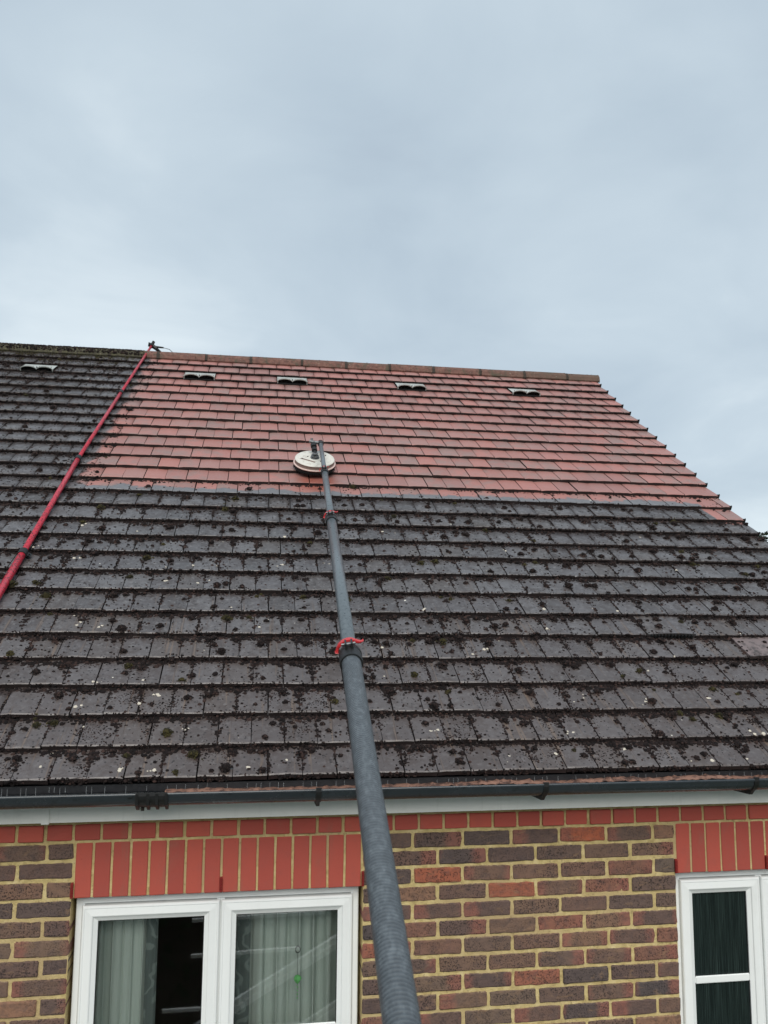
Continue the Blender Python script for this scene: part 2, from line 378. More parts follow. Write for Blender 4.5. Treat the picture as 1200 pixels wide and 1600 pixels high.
def mat_curtain(name, a, b, pattern=False):
    n = NT(name, 0.9, 0.1); P = n.pos('pos')
    c = n.mix(n.noise(n.scale(P, (90, 90, 6)), 1.0, 3), a, b)
    if pattern:
        w = n.N('ShaderNodeTexWave'); n.set(w.inputs['Vector'], P); w.inputs['Scale'].default_value = 5; w.inputs['Distortion'].default_value = 22; w.inputs['Detail'].default_value = 3
        c = n.mix(n.ss(w.outputs['Fac'], 0.7, 0.95), c, rgb(124, 133, 131))
    n.col(c); n.bump(n.noise(P, 500, 2), 0.2, 0.001)
    n.b.inputs['Subsurface Weight'].default_value = 0.0
    return M_(n)

def mat_pole(name, c1, c2, c3, wrap=0.0, rough=0.45, metal=0.0):
    """coordinates run along the object's z axis (the pole's own axis)"""
    n = NT(name, rough, 0.5, metal); O = n.pos('obj')
    a = n.noise(n.scale(O, (1, 1, 0.5)), 95, 5, 0.65)
    c = n.ramp(a, [(0.3, c1), (0.5, c2), (0.72, c3)])
    if wrap:
        # wound fibre tape: a helix of thin turns
        sp = n.N('ShaderNodeSeparateXYZ'); n.set(sp.inputs[0], O)
        ang = NT.m(n, 'ARCTAN2', sp.outputs[1], sp.outputs[0])
        t = NT.m(n, 'ADD', NT.m(n, 'MULTIPLY', sp.outputs[2], 2*math.pi/0.0085), ang)
        wv = NT.m(n, 'ADD', NT.m(n, 'SINE', t), NT.m(n, 'MULTIPLY', n.noise(O, 120, 3), 0.8))
        c = n.mix(n.m_mul(wv) if False else NT.m(n, 'MULTIPLY', n.ss(wv, 0.2, 1.3), wrap), c, c3)
        c = n.mix(NT.m(n, 'MULTIPLY', n.ss(n.noise(O, 160, 3, 0.7), 0.58, 0.72), 0.45), c, c3)
        n.bump(wv, 0.45, 0.0012)
    else:
        n.bump(n.noise(O, 150, 4), 0.15, 0.001)
    n.col(c); n.rough(NT.m(n, 'ADD', NT.m(n, 'MULTIPLY', a, 0.25), rough-0.12)); return M_(n)

def simple(name, color, rough=0.5, metal=0.0, sc=40, var=0.15, dirt=None):
    n = NT(name, rough, 0.5, metal); P = n.pos('pos'); a = n.noise(P, sc, 5, 0.6)
    c = n.mix(a, tuple(x*(1-var) for x in color[:3])+(1,), tuple(min(1, x*(1+var)) for x in color[:3])+(1,))
    if dirt: c = n.mix(n.ss(n.noise(P, dirt[1], 6, 0.7), dirt[2], dirt[3]), c, dirt[0])
    n.col(c); n.rough(NT.m(n, 'ADD', NT.m(n, 'MULTIPLY', a, 0.3), rough-0.15)); n.bump(n.noise(P, sc*3, 3), 0.2, 0.0015)
    return M_(n)

MAT = dict(
    tile=mat_tile(), brick=mat_brick('stock_brick'), redbrick=mat_brick('smooth_red_brick', True), mortar=mat_mortar(), moss=mat_moss(), green=mat_moss(True),
    upvc=mat_white('white_plastic', dirt=0.12), fascia=mat_white('fascia_board', c=(0.92, 0.91, 0.86, 1), dirt=0.22), glass=mat_glass(), fluted=mat_fluted(),
    gutter=simple('black_gutter', rgb(50, 56, 61), 0.25, sc=12, var=0.3, dirt=(rgb(24, 24, 25), 18, 0.55, 0.75)),
    black=simple('black_plastic', rgb(26, 27, 28), 0.5), seal=simple('rubber_seal', rgb(30, 30, 32), 0.6),
    debris=simple('wet_sediment', rgb(134, 98, 82), 0.7, sc=60, var=0.5, dirt=(rgb(70, 48, 40), 30, 0.45, 0.6)),
    deck=simple('roof_underlay', rgb(22, 20, 20), 0.9), dark_eave=simple('eave_board', rgb(24, 24, 27), 0.4, sc=50),
    vent=simple('vent_tile_plastic', rgb(178, 182, 178), 0.35, sc=25, var=0.12, dirt=(rgb(110, 104, 98), 25, 0.55, 0.8)),
    slot=simple('vent_slot', rgb(12, 13, 14), 0.8),
    ridge=None, red_clip=simple('red_clamp_plastic', rgb(190, 48, 52), 0.35, sc=60, var=0.12),
    steel=simple('worn_metal', rgb(120, 122, 124), 0.4, 0.6, dirt=(rgb(50, 46, 44), 60, 0.5, 0.7)),
    cap=simple('cleaner_cover', rgb(204, 201, 192), 0.45, sc=30, var=0.07, dirt=(rgb(132, 122, 108), 30, 0.50, 0.75)),
    skirt=simple('cleaner_side', rgb(128, 108, 100), 0.5, 0.2, sc=50, var=0.3), rim=simple('cleaner_rim', rgb(205, 180, 172), 0.35),
    brush=simple('bristles', rgb(18, 17, 17), 0.8), weep=simple('red_plastic_vent', rgb(130, 34, 30), 0.5),
    redpole=None, room=simple('room_wall', rgb(96, 94, 90), 0.9), floor=simple('room_floor', rgb(70, 62, 55), 0.8),
    crystal=simple('green_crystal', rgb(120, 200, 120), 0.1), string=simple('string', rgb(40, 38, 36), 0.8),
    droplet=None, bark=simple('bark', rgb(72, 60, 50), 0.9, sc=20, var=0.4),
    foliage=None, grass=None)

MAT['edge'] = simple('shaded_dirty_tile_edge', rgb(40, 29, 28), 0.8, sc=50, var=0.4)  # near-black noses and sides: riser shade put into the colour with unwashed dirt
def mat_ridge():
    n = NT('ridge_tile', 0.75, 0.4); P = n.pos('pos'); sp = n.N('ShaderNodeSeparateXYZ'); n.set(sp.inputs[0], P)
    c = n.ramp(n.noise(P, 30, 6, 0.7), [(0.3, rgb(70, 54, 48)), (0.5, rgb(108, 74, 65)), (0.68, rgb(124, 92, 80))])
    c = n.mix(n.ss(n.noise(P, 9, 5, .7), 0.48, 0.66), c, rgb(74, 68, 54))
    d = NT.m(n, 'SUBTRACT', 1.0, n.ss(sp.outputs[0], -0.45, -0.35))
    c = n.mix(d, c, n.ramp(n.noise(P, 40, 5, .7), [(0.3, rgb(44, 38, 34)), (0.5, rgb(62, 58, 42)), (0.7, rgb(92, 88, 62))]))
    c = n.mix(n.ss(n.noise(P, 75, 3), 0.70, 0.74), c, rgb(196, 190, 176))
    c = n.mix(NT.m(n, 'MULTIPLY', n.ss(sp.outputs[0], 2.6, 3.9), 0.6), c, rgb(84, 72, 60))
    n.col(c); n.bump(n.noise(P, 80, 5, .7), 0.8, 0.006); return M_(n)
MAT['ridge'] = mat_ridge()
def mat_redpole():
    n = NT('red_pole_paint', 0.3, 0.5); O = n.pos('obj')
    c = n.mix(n.noise(O, 20, 4), rgb(166, 34, 52), rgb(190, 54, 70))
    c = n.mix(n.ss(n.noise(O, 75, 4, 0.7), 0.53, 0.60), c, rgb(70, 26, 32))
    n.col(c); n.bump(n.noise(O, 90, 4), 0.15, 0.001); return M_(n)
MAT['redpole'] = mat_redpole()
def mat_water():
    n = NT('water', 0.05, 0.5); n.b.inputs['Transmission Weight'].default_value = 0.6; n.col((0.75, 0.78, 0.8, 1)); return M_(n)
MAT['droplet'] = mat_water()
def mat_leaf(name, a, b):
    n = NT(name, 0.65, 0.3); isl = n.N('ShaderNodeNewGeometry').outputs['Random Per Island']; n.col(n.mix(isl, a, b)); return M_(n)
MAT['foliage'] = mat_leaf('conifer_foliage', rgb(34, 46, 38), rgb(74, 88, 66))
MAT['hedge'] = mat_leaf('hedge_leaf', rgb(26, 34, 20), rgb(58, 72, 38))
def mat_grass():
    n = NT('lawn', 0.9, 0.2); P = n.pos('pos')
    n.col(n.ramp(n.noise(P, 1.3, 8, 0.7), [(0.3, rgb(44, 54, 28)), (0.5, rgb(66, 78, 40)), (0.7, rgb(84, 92, 54))])); n.bump(n.noise(P, 60, 4), 0.8, 0.03); return M_(n)
MAT['grass'] = mat_grass()

# ------------------------------------------------------------------ ground
GZ = -4.75
g = MB(); g.add([(-400, -400, GZ), (400, -400, GZ), (400, 400, GZ), (-400, 400, GZ)], [(0, 1, 2, 3)])
tag(g.build('ground', MAT['grass']), kind='structure')
g = MB(); g.box(XLEFT, XV+0.2, -2.4, 0.02, GZ-0.1, GZ+0.05)
paving = tag(g.build('patio', simple('concrete_paving', rgb(128, 124, 116), 0.85, sc=8, var=0.2)), kind='structure')

# ------------------------------------------------------------------ the house
house = empty('brick_house', (0, 0, GZ), label='brick house with weathered tiled roof half washed clean to red and white windows', cat='house')
XR = 4.10                                        # gable wall face
W1 = (0.0, 1.2, -1.05, 0.0); W2 = (2.6625, 3.5625, -1.05, 0.0)
# wall core with two real openings, one mesh
w = MB(); Y0, Y1 = 0.0050, 0.30
WT = 0.47
def wallbox(x0, x1, z0, z1, y0=Y0, y1=Y1): w.box(x0, x1, y0, y1, z0, z1)
wallbox(XLEFT, W1[0]-0.006, GZ, WT); wallbox(W1[1]+0.006, W2[0]-0.006, GZ, WT); wallbox(W2[1]+0.006, XR, GZ, WT)
for a in (W1, W2):
    wallbox(a[0]-0.006, a[1]+0.006, GZ, a[2]); wallbox(a[0]-0.006, a[1]+0.006, 0.004, WT)
DEPTH = 2*(SRIDGE*CP+YE)                         # back wall mirrored about the ridge
w.box(XR-0.3, XR, Y1, DEPTH, GZ, WT); w.box(XLEFT, XLEFT+0.3, Y1, DEPTH, GZ, WT); w.box(XLEFT+0.3, XR-0.3, DEPTH-0.3, DEPTH, GZ, WT)
RIDY = YE+SRIDGE*CP
for xx in (XR-0.3, XLEFT):                        # gables
    prof = [(0.05, WT), (RIDY, ZE+SRIDGE*SP-0.16), (DEPTH-0.05, WT)]
    w.add([(x, y, z) for x in (xx, xx+0.3) for y, z in prof], [(0, 1, 2), (5, 4, 3), (0, 3, 4, 1), (1, 4, 5, 2), (2, 5, 3, 0)])
wall = w.build('wall', MAT['mortar'], house)

def brick_mesh(L, H, D, seed, rough=0.0022, bev=0.005):
    rr = np.random.default_rng(seed); x, z = L/2, H/2
    nx, nz = max(2, int(L/0.03)), 3
    vs = []; fs = []
    # front grid with rounded arris
    xs = np.concatenate([[-x], np.linspace(-x+bev, x-bev, nx), [x]]); zs = np.concatenate([[-z], np.linspace(-z+bev, z-bev, nz), [z]])
    for j, zz in enumerate(zs):
        for i, xx in enumerate(xs):
            eb = (i in (0, len(xs)-1)) + (j in (0, len(zs)-1))
            y = (bev*0.7 if eb == 1 else bev*1.4 if eb == 2 else 0) + rr.normal(0, rough*0.35)
            dx = rr.normal(0, rough*0.6) if i in (0, len(xs)-1) else 0; dz = rr.normal(0, rough*0.6) if j in (0, len(zs)-1) else 0
            if eb == 2: dx -= np.sign(xx)*bev*0.5; dz -= np.sign(zz)*bev*0.5
            vs.append((xx+dx, y, zz+dz))
    nX = len(xs)
    for j in range(len(zs)-1):
        for i in range(nX-1): fs.append((j*nX+i, j*nX+i+1, (j+1)*nX+i+1, (j+1)*nX+i))
    per = [i for i in range(nX)] + [j*nX+nX-1 for j in range(1, len(zs))] + [(len(zs)-1)*nX+i for i in range(nX-2, -1, -1)] + [j*nX for j in range(len(zs)-2, 0, -1)]
    b = len(vs); vs += [(vs[i][0], D, vs[i][2]) for i in per]
    for q in range(len(per)):
        q2 = (q+1) % len(per); fs.append((per[q2], per[q], b+q, b+q2))
    fs.append(tuple(b+q for q in range(len(per))))
    me = bpy.data.meshes.new('brick'); me.from_pydata(vs, [], fs); me.update()
    return me
BR = {}
def brick_var(kind, L, H, D=0.10, n=6, rough=0.0022, bev=0.005):
    key = (kind, round(L, 4), round(H, 4))
    if key not in BR:
        BR[key] = []
        for i in range(n):
            me = brick_mesh(L, H, D, hash((key[1], key[2], i)) % 9999, rough, bev); me.materials.append(MAT['redbrick' if kind == 'red' else 'brick']); BR[key].append(me)
    return random.choice(BR[key])
brick_list = []                                   # (mesh, location, rotation)
def put_brick(kind, x0, x1, z0, z1, y=0.0, rot=0):
    L, H = x1-x0, z1-z0
    if L < 0.02 or H < 0.02: return
    if kind == 'red': me = brick_var('red', L, H, rough=0.0010, bev=0.003)
    else: me = brick_var('stock', L, H)
    brick_list.append((me, Vector(((x0+x1)/2, y, (z0+z1)/2)), rot))
J = 0.0065                                        # half a joint
def course(z0, xa, xb, phase, right_anchor):
    """stretchers between xa and xb, joints at right_anchor - 0.225 n (+ phase)"""
    x = right_anchor - phase
    while x < xb - 1e-4: x += 0.225
    while x > xa + 1e-4:
        a, b = max(x-0.225, xa), min(x, xb)
        if b-a > 0.04:
            jz = random.gauss(0, 0.0012)
            put_brick('stock', a+J+random.uniform(0, .001), b-J, z0+J+jz, z0+0.075-J+jz, y=random.gauss(0, 0.0018), rot=random.gauss(0, 0.007))
        x -= 0.225
for i in range(-62, 3):                           # course i spans z 0.075 i .. ; i=2 touches the header course
    z0 = 0.075*i
    if z0 < GZ: continue
    odd = (i % 2 == 0)                            # courses with a half brick beside the right-hand window
    ph = 0.1125 if odd else 0.0
    inwin = z0 > W1[2]-1e-6 and z0 < 0
    if i >= 0: spans = [(XLEFT, 0.0), (1.2, 2.6625), (3.5625, XR)]
    elif inwin: spans = [(XLEFT, 0.0), (1.2, 2.6625), (3.5625, XR)]
    else: spans = [(XLEFT, XR)]
    for a, b in spans:
        anc = 2.6625 if a >= 1.0 or len(spans) == 1 else 0.0
        if a > 3: anc = 3.5625+2.25; 
        course(z0, a, b, ph if a < 3 else ph, anc)
# header course under the fascia, red soldiers over the windows
x = -0.009-0.1125*40; n = 0
while x < XR-0.1:
    pr = random.choice([0.002, 0.003, 0.010, 0.004]) if n % 2 else random.choice([0.003, 0.012, 0.005])
    ww = 0.1125
    put_brick('red', x+J-0.001+random.choice((0, .002, -.001)), x+ww-J, 0.225+J+0.001, 0.300-0.004, y=-pr*0.8+0.002, rot=random.gauss(0, 0.006)); x += ww; n += 1
for i in range(16): put_brick('red', 0.075*i+0.0050, 0.075*i+0.0700, 0.003, 0.221, y=0.001+random.gauss(0, 0.001), rot=random.gauss(0, 0.003))
for i in range(12): put_brick('red', 2.6625+0.075*i+0.0050, 2.6625+0.075*i+0.0700, 0.003, 0.221, y=0.001+random.gauss(0, 0.001), rot=random.gauss(0, 0.003))
vis = sorted(brick_list, key=lambda b: (not in_view(b[1]), (b[1]-Vector((1.4, 0, -0.4))).length))[:300]
visid = set(id(b) for b in vis)
for b in brick_list:
    if id(b) in visid:
        o = link('brick', b[0], wall, M=Matrix.Translation(b[1]) @ Matrix.Rotation(b[2], 4, 'Y'))
def join_meshes(name, items, mat, parent):
    """items: (mesh, 4x4) joined by numpy"""
    V = []; Fv = []; Fl = []; MI = []; off = 0
    cache = {}
    for me, M in items:
        if me.name not in cache:
            co = np.empty(len(me.vertices)*3, np.float32); me.vertices.foreach_get('co', co)
            li = np.empty(len(me.loops), np.int32); me.loops.foreach_get('vertex_index', li)
            lt = np.empty(len(me.polygons), np.int32); me.polygons.foreach_get('loop_total', lt)
            mi = np.empty(len(me.polygons), np.int32); me.polygons.foreach_get('material_index', mi)
            cache[me.name] = (co.reshape(-1, 3), li, lt, mi)
        co, li, lt, mi = cache[me.name]; Mn = np.array(M); MI.append(mi)
        V.append(co @ Mn[:3, :3].T + Mn[:3, 3]); Fv.append(li+off); Fl.append(lt); off += len(co)
    mats = [m_ for m_ in items[0][0].materials]
    if name == 'brickwork': mats = [MAT['brick'], MAT['redbrick']]; MI = [mi_ if not me_.materials[0].name.startswith('smooth') else mi_+1 for mi_, (me_, _) in zip(MI, items)]
    o = raw_mesh(name, np.concatenate(V), np.concatenate(Fv), np.concatenate(Fl), mat, parent)
    o.data.materials.clear()
    for m_ in mats: o.data.materials.append(m_)
    o.data.polygons.foreach_set('material_index', np.concatenate(MI).astype(np.int32)); return o
def raw_mesh(name, V, LI, LT, mat, parent, smooth=False):
    me = bpy.data.meshes.new(name); me.vertices.add(len(V)); me.vertices.foreach_set('co', V.astype(np.float32).ravel())
    me.loops.add(len(LI)); me.loops.foreach_set('vertex_index', LI.astype(np.int32))
    me.polygons.add(len(LT)); st = np.concatenate([[0], np.cumsum(LT)[:-1]]); me.polygons.foreach_set('loop_start', st.astype(np.int32)); me.polygons.foreach_set('loop_total', LT.astype(np.int32))
    if smooth: me.polygons.foreach_set('use_smooth', [True]*len(LT))
    me.update(calc_edges=True); me.validate()
    return link(name, me, parent, mat)
rest = [(b[0], Matrix.Translation(b[1]) @ Matrix.Rotation(b[2], 4, 'Y')) for b in brick_list if id(b) not in visid]
tag(join_meshes('brickwork', rest, MAT['brick'], wall), kind='stuff')
# weep vents: little red louvres in the joints of the lintel
def weep(x):
    m_ = MB(); m_.box(x-0.0045, x+0.0045, -0.0035, 0.03, 0.004, 0.066)
    for q in range(9): m_.box(x-0.006, x+0.006, -0.009, -0.0035, 0.007+q*0.0065, 0.0105+q*0.0065)
    m_.build('weep_vent', MAT['weep'], wall)
for x in (-0.004, 0.6, 1.204, 2.6585, 3.1125, 3.5665): weep(x)

# ------------------------------------------------------------------ roof
rf = MB()
d0, d1 = -0.062, -0.16
a = [roofp(0, 0.03, d0), roofp(0, SRIDGE+0.01, d0), roofp(0, SRIDGE+0.01, d1), roofp(0, 0.03, d1)]
rf.sweep([(p.y, p.z) for p in a], XLEFT, XV-0.03, closed=True)
b = [(2*RIDY-p.y, p.z) for p in a]
rf.sweep([(2*RIDY-p.y+0.004, p.z) for p in a][::-1], XLEFT, XV-0.03, closed=True)
roof = rf.build('roof', MAT['deck'], house)
# back slope: plain tiled surface seen only from elsewhere
bk = MB(); nb = 28
for k in range(nb):
    s0, s1 = SK[k], (SK[k+1] if k+1 < NR else SRIDGE+0.02)
    p = [roofp(0, s0, 0), roofp(0, s1, -TT), roofp(0, s1, -TT-0.03), roofp(0, s0, -0.03)]
    bk.sweep([(2*RIDY-q.y, q.z) for q in p][::-1], XLEFT, XV, closed=True)
tag(bk.build('back_slope_tiles', MAT['tile'], roof), kind='stuff')

def tile_mesh(Wd, Ln, seed, T=TT):
    rr = np.random.default_rng(seed); nx, ny = 4, 3
    xs = np.linspace(-Wd/2, Wd/2, nx+1); ys = np.array([0, 0.006, Ln*0.4, Ln])
    vs = []
    cam_ = rr.uniform(0.001, 0.0035); sk = rr.normal(0, 0.0009)
    for j, y in enumerate(ys):
        for i, x in enumerate(xs):
            u = x/(Wd/2)
            z = -TT*(y/G) + cam_*(u*u-1)*-1*0.5 + sk*u + rr.normal(0, 0.0004)
            yy = y + (rr.normal(0, 0.0009) + 0.0015*u*u if j < 2 else 0)
            if j == 0: z -= 0.0035
            if i in (0, nx): z -= 0.0012
            vs.append((x, yy, z))
    n = (nx+1)
    fs = [(j*n+i, j*n+i+1, (j+1)*n+i+1, (j+1)*n+i) for j in range(len(ys)-1) for i in range(nx)]
    # underside
    b = len(vs)
    for j in (0, len(ys)-1):
        for i, x in enumerate(xs):
            v = vs[j*n+i]; vs.append((x, ys[j]+(0.001 if j == 0 else 0), v[2]-T+(0.003 if j == 0 else 0)))
    fs += [(b+i+1, b+i, b+n+i, b+n+i+1) for i in range(nx)]
    fs += [(i+1, i, b+i, b+i+1) for i in range(nx)]
    jt = (len(ys)-1)*n
    fs += [(jt+i, jt+i+1, b+n+i+1, b+n+i) for i in range(nx)]
    side = [j*n for j in range(len(ys))]; fs.append(tuple(side+[b+n, b])[::1])
    side = [j*n+nx for j in range(len(ys))]; fs.append(tuple([b, ] and [b+nx, b+n+nx]+side[::-1]))
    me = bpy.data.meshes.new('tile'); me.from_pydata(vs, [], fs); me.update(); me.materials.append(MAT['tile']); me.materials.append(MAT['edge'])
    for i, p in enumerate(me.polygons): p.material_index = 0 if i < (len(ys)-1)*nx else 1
    return me
TILEW = TW-0.0045
TV = [tile_mesh(TILEW, G*1.22, i) for i in range(10)]
HV = [tile_mesh(TILEW/2-0.001, G*1.22, 50+i) for i in range(3)]
RM4 = ROOFM.to_4x4()
def clean_at(X, k):
    if X < -0.52+0.0095*k: return False
    return k >= 13 or (X > 3.93 and k >= 12)
VENTX = [(-1.25, 25), (0.1785, 25), (1.02, 25), (2.125, 25), (3.235, 25)]
tiles = []
tile_pos = []
vent_at = []
RAISE = {}
for k in range(NR):
    x = XV; first = True
    if k % 2 == 1: x -= TW/2
    row = []
    if k % 2 == 1: row.append((XV-TW/4, True))
    while x > XLEFT+TW/2:
        row.append((x-TW/2, False)); x -= TW
    # snap vents on pairs
    skip = set(); raise_skip = set()
    for rk, rx in ((5, 2.93), (4, 3.52)):
        if rk == k:
            best = min(range(1, len(row)-1), key=lambda i: abs((row[i][0]+row[i+1][0])/2-rx)); raise_skip |= {best, best+1}; RAISE[k] = (row[best+1][0]-TW/2+0.002, row[best][0]+TW/2-0.002)
    for vx, vk in VENTX:
        if vk == k:
            best = min(range(1, len(row)-1), key=lambda i: abs((row[i][0]+row[i+1][0])/2-vx)); skip |= {best, best+1}; vent_at.append(((row[best][0]+row[best+1][0])/2, k))
    for i, (xc, half) in enumerate(row):
        if i in skip: continue
        h = random.gauss(0, 0.0008); lift = 0
        if i in raise_skip: continue
        me = random.choice(HV if half else TV)
        alt = 0.0012 if i % 2 else -0.0012
        # older uneven courses near the eaves wander a little more
        wob = 0.0022 if k < 13 else 0.0013
        M = Matrix.Translation(roofp(xc+alt*0.6, SK[k]+random.gauss(0, wob), h)) @ RM4 @ Matrix.Rotation(random.gauss(0, 0.006), 4, 'Z')
        tiles.append((me, M, clean_at(xc, k), roofp(xc, SK[k]+0.08, 0)))
for flag, nm in ((False, 'tile'), (True, 'washed_tile')):
    sel = [t for t in tiles if t[2] == flag]
    v = sorted([t for t in sel if in_view(t[3], 0.01)], key=lambda t: depth(t[3]))[:300]; ids = set(id(t) for t in v)
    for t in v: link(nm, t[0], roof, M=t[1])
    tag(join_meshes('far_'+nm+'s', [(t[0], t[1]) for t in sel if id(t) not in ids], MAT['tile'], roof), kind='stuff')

# two raised tiles: a slotted one and a displaced faded one
def raised_tile(x0, x1, k, hl, hr, name, slots):
    m_ = MB(); s0, s1 = SK[k]-0.006, SK[k]+0.215
    def P(x, s, h): return roofp(x, s, h)
    n_ = 6; top = []; bot = []
    for i in range(n_+1):
        t = i/n_; x = x0+(x1-x0)*t; h = hl+(hr-hl)*t + 0.006*math.sin(math.pi*t)
        top.append(P(x, s0, h)); top.append(P(x, s1, -0.018)); bot.append(P(x, s0+0.004, h-0.022)); bot.append(P(x, s1, -0.034))
    for i in range(n_):
        a_, b_ = 2*i, 2*i+2
        m_.add([top[a_], top[b_], top[b_+1], top[a_+1]], [(0, 1, 2, 3)]); m_.add([bot[a_], bot[b_], bot[b_+1], bot[a_+1]], [(3, 2, 1, 0)])
        m_.add([top[a_], top[b_], bot[b_], bot[a_]], [(3, 2, 1, 0)])
    for q in (0, 2*n_): m_.add([top[q], top[q+1], bot[q+1], bot[q]], [(0, 1, 2, 3)])
    return m_
o = raised_tile(*RAISE[5], 5, 0.006, 0.009, 'vented_tile', True).build('raised_tile', MAT['tile'], roof); o['label'] = 'raised weathered tile with a slotted front edge'
s_ = MB()
for q in range(13):
    x = RAISE[5][0]+0.02+q*0.0195; s_.box(x-0.0035, x+0.0035, -0.010, 0.006, -0.014, 0.006, M=Matrix.Translation(roofp(0, SK[5]-0.006, 0.0)) @ RM4)
s_.build('slotted_grille', MAT['slot'], o)
faded = simple('faded_tile', rgb(112, 99, 98), 0.5, sc=30, var=0.2, dirt=(rgb(66, 58, 56), 22, 0.48, 0.62))
o = raised_tile(*RAISE[4], 4, 0.008, 0.012, 'raised_tile', False).build('raised_tile', faded, roof); o['label'] = 'lifted faded pinkish tile on the right of the dirty slope'

# roof vents (double arched cowl)
def vent(xc, k):
    s0 = SK[k]-0.006; hw = TW-0.003
    m_ = MB(); n_ = 16
    M = Matrix.Translation(roofp(xc, s0, 0)) @ RM4
    def arch(t):
        u = (t % 1.0)*2-1 if t < 2 else 1.0
        return 0.008+0.025*(max(0, 1-u*u))**0.6
    fr, bk_, un = [], [], []
    for i in range(2*n_+1):
        t = i/n_; x = -hw+2*hw*t/2; a_ = arch(t if t < 2 else 1.99999)
        fr.append(M @ Vector((x, 0, a_+0.004))); bk_.append(M @ Vector((x, 0.19, -0.014))); un.append(M @ Vector((x, 0.0, a_-0.004)))
    for i in range(2*n_):
        m_.add([fr[i], fr[i+1], bk_[i+1], bk_[i]], [(0, 1, 2, 3)], True)
        m_.add([un[i], un[i+1], fr[i+1], fr[i]], [(0, 1, 2, 3)])
    m_.box(-hw, -hw+0.006, 0, 0.03, -0.02, 0.012, M); m_.box(hw-0.006, hw, 0, 0.03, -0.02, 0.012, M)
    v = m_.build('roof_vent', MAT['vent'], roof)
    d = MB(); d.box(-hw+0.006, hw-0.006, 0.035, 0.05, -0.019, 0.02, M); d.build('vent_opening', MAT['slot'], v) if False else None
    gr = MB(); gr.box(-hw, hw, -0.003, 0.10, -0.022, -0.012, M)
    for q in range(-5, 6):
        x = q*hw/5.5; gr.box(x-0.0018, x+0.0018, 0.012, 0.016, -0.012, 0.030, M)
    gr.box(-hw+0.007, hw-0.007, 0.035, 0.05, -0.019, 0.012, M)
    tag(gr.build('roof_vent_grille', MAT['slot'], roof))
for vx, vk in vent_at: vent(vx, vk)

# ridge tiles: angular hog-back caps bedded in mortar
RJ = [4.215, 3.85, 3.39, 2.92, 2.43, 1.98, 1.54, 1.10, 0.60, 0.17, -0.285]
while RJ[-1] > XLEFT: RJ.append(RJ[-1]-0.45)
apz = ZE+SRIDGE*SP+0.018
def ridge_prof(h, wd, t):
    out = []
    for q in range(9):
        a_ = math.pi*q/8; out.append((RIDY - wd*math.cos(a_)*(1.0), apz - h + h*math.sin(a_)**0.75))
    inn = [(RIDY+(y-RIDY)*(1-t/wd), z-t) for y, z in out][::-1]
    return out+inn
for i in range(len(RJ)-1):
    x1, x0 = RJ[i], RJ[i+1]; jz = random.gauss(0, 0.002)
    m_ = MB(); pr = [(y, z+jz) for y, z in ridge_prof(0.088, 0.098, 0.014)]
    m_.sweep(pr, x0+0.012, x1-0.012, closed=True, n=2)
    o = m_.build('ridge_tile', MAT['ridge'], roof, bevel=0.003, seg=1)
mj = MB()
for i in range(1, len(RJ)-1):
    x = RJ[i]; pr = ridge_prof(0.084, 0.094, 0.03) if i % 2 else ridge_prof(0.092, 0.103, 0.03)
    mj.sweep(pr, x-0.0145, x+0.0145, closed=True)
mj.sweep([(RIDY-0.09, apz-0.115), (RIDY, apz-0.035), (RIDY+0.09, apz-0.115)], XLEFT, 4.195, closed=True)
mj.build('ridge_mortar', simple('ridge_bedding', rgb(56, 49, 43), 0.95, sc=40, var=0.4), roof)

# verge: undercloak and clips
vb = MB()
pv = [roofp(0, 0.0, -0.03), roofp(0, SRIDGE, -0.03), roofp(0, SRIDGE, -0.16), roofp(0, 0.0, -0.16)]
vb.sweep([(p.y, p.z) for p in pv], XV-0.028, XV-0.008, closed=True); vb.build('verge_board', MAT['fascia'], roof)
for k in range(NR):
    M = Matrix.Translation(roofp(XV-0.012, SK[k]+0.004, 0.0)) @ RM4
    c_ = MB(); c_.box(0.002, 0.012, -0.004, 0.008, -0.026, 0.003, M); c_.box(-0.006, 0.006, 0.0, 0.006, 0.000, 0.005, M); c_.box(0.006, 0.012, -0.001, 0.006, 0.003, 0.008, M)
    c_.build('verge_clip', MAT['black'], roof)

# ------------------------------------------------------------------ eaves: fascia, soffit, gutter
FY = -0.078
fa = MB(); fa.box(XLEFT, XR+0.08, FY, FY+0.018, 0.323, 0.478)
fascia = fa.build('fascia', MAT['fascia'], house, bevel=0.003)
jc = MB(); jc.box(-0.123, -0.091, FY-0.0065, FY+0.004, 0.319, 0.476); jc.build('joint_cover', MAT['fascia'], fascia, bevel=0.002)
so = MB(); so.box(XLEFT, XR+0.08, FY+0.018, -0.016, 0.328, 0.336); so.build('soffit', MAT['fascia'], house)
eb = MB(); p0 = roofp(0, 0.05, -0.035)
# eave comb / support tray between fascia and first course: dark, wet
tr = [(FY-0.002, 0.480), (-0.205, 0.487), (-0.205, 0.482), (FY-0.002, 0.474)]
eb.sweep(tr, XLEFT, XV-0.01, closed=True)
eb.box(XLEFT, XV-0.01, -0.222, -0.212, 0.468, 0.497)
eave = eb.build('eave_tray', MAT['dark_eave'], house)
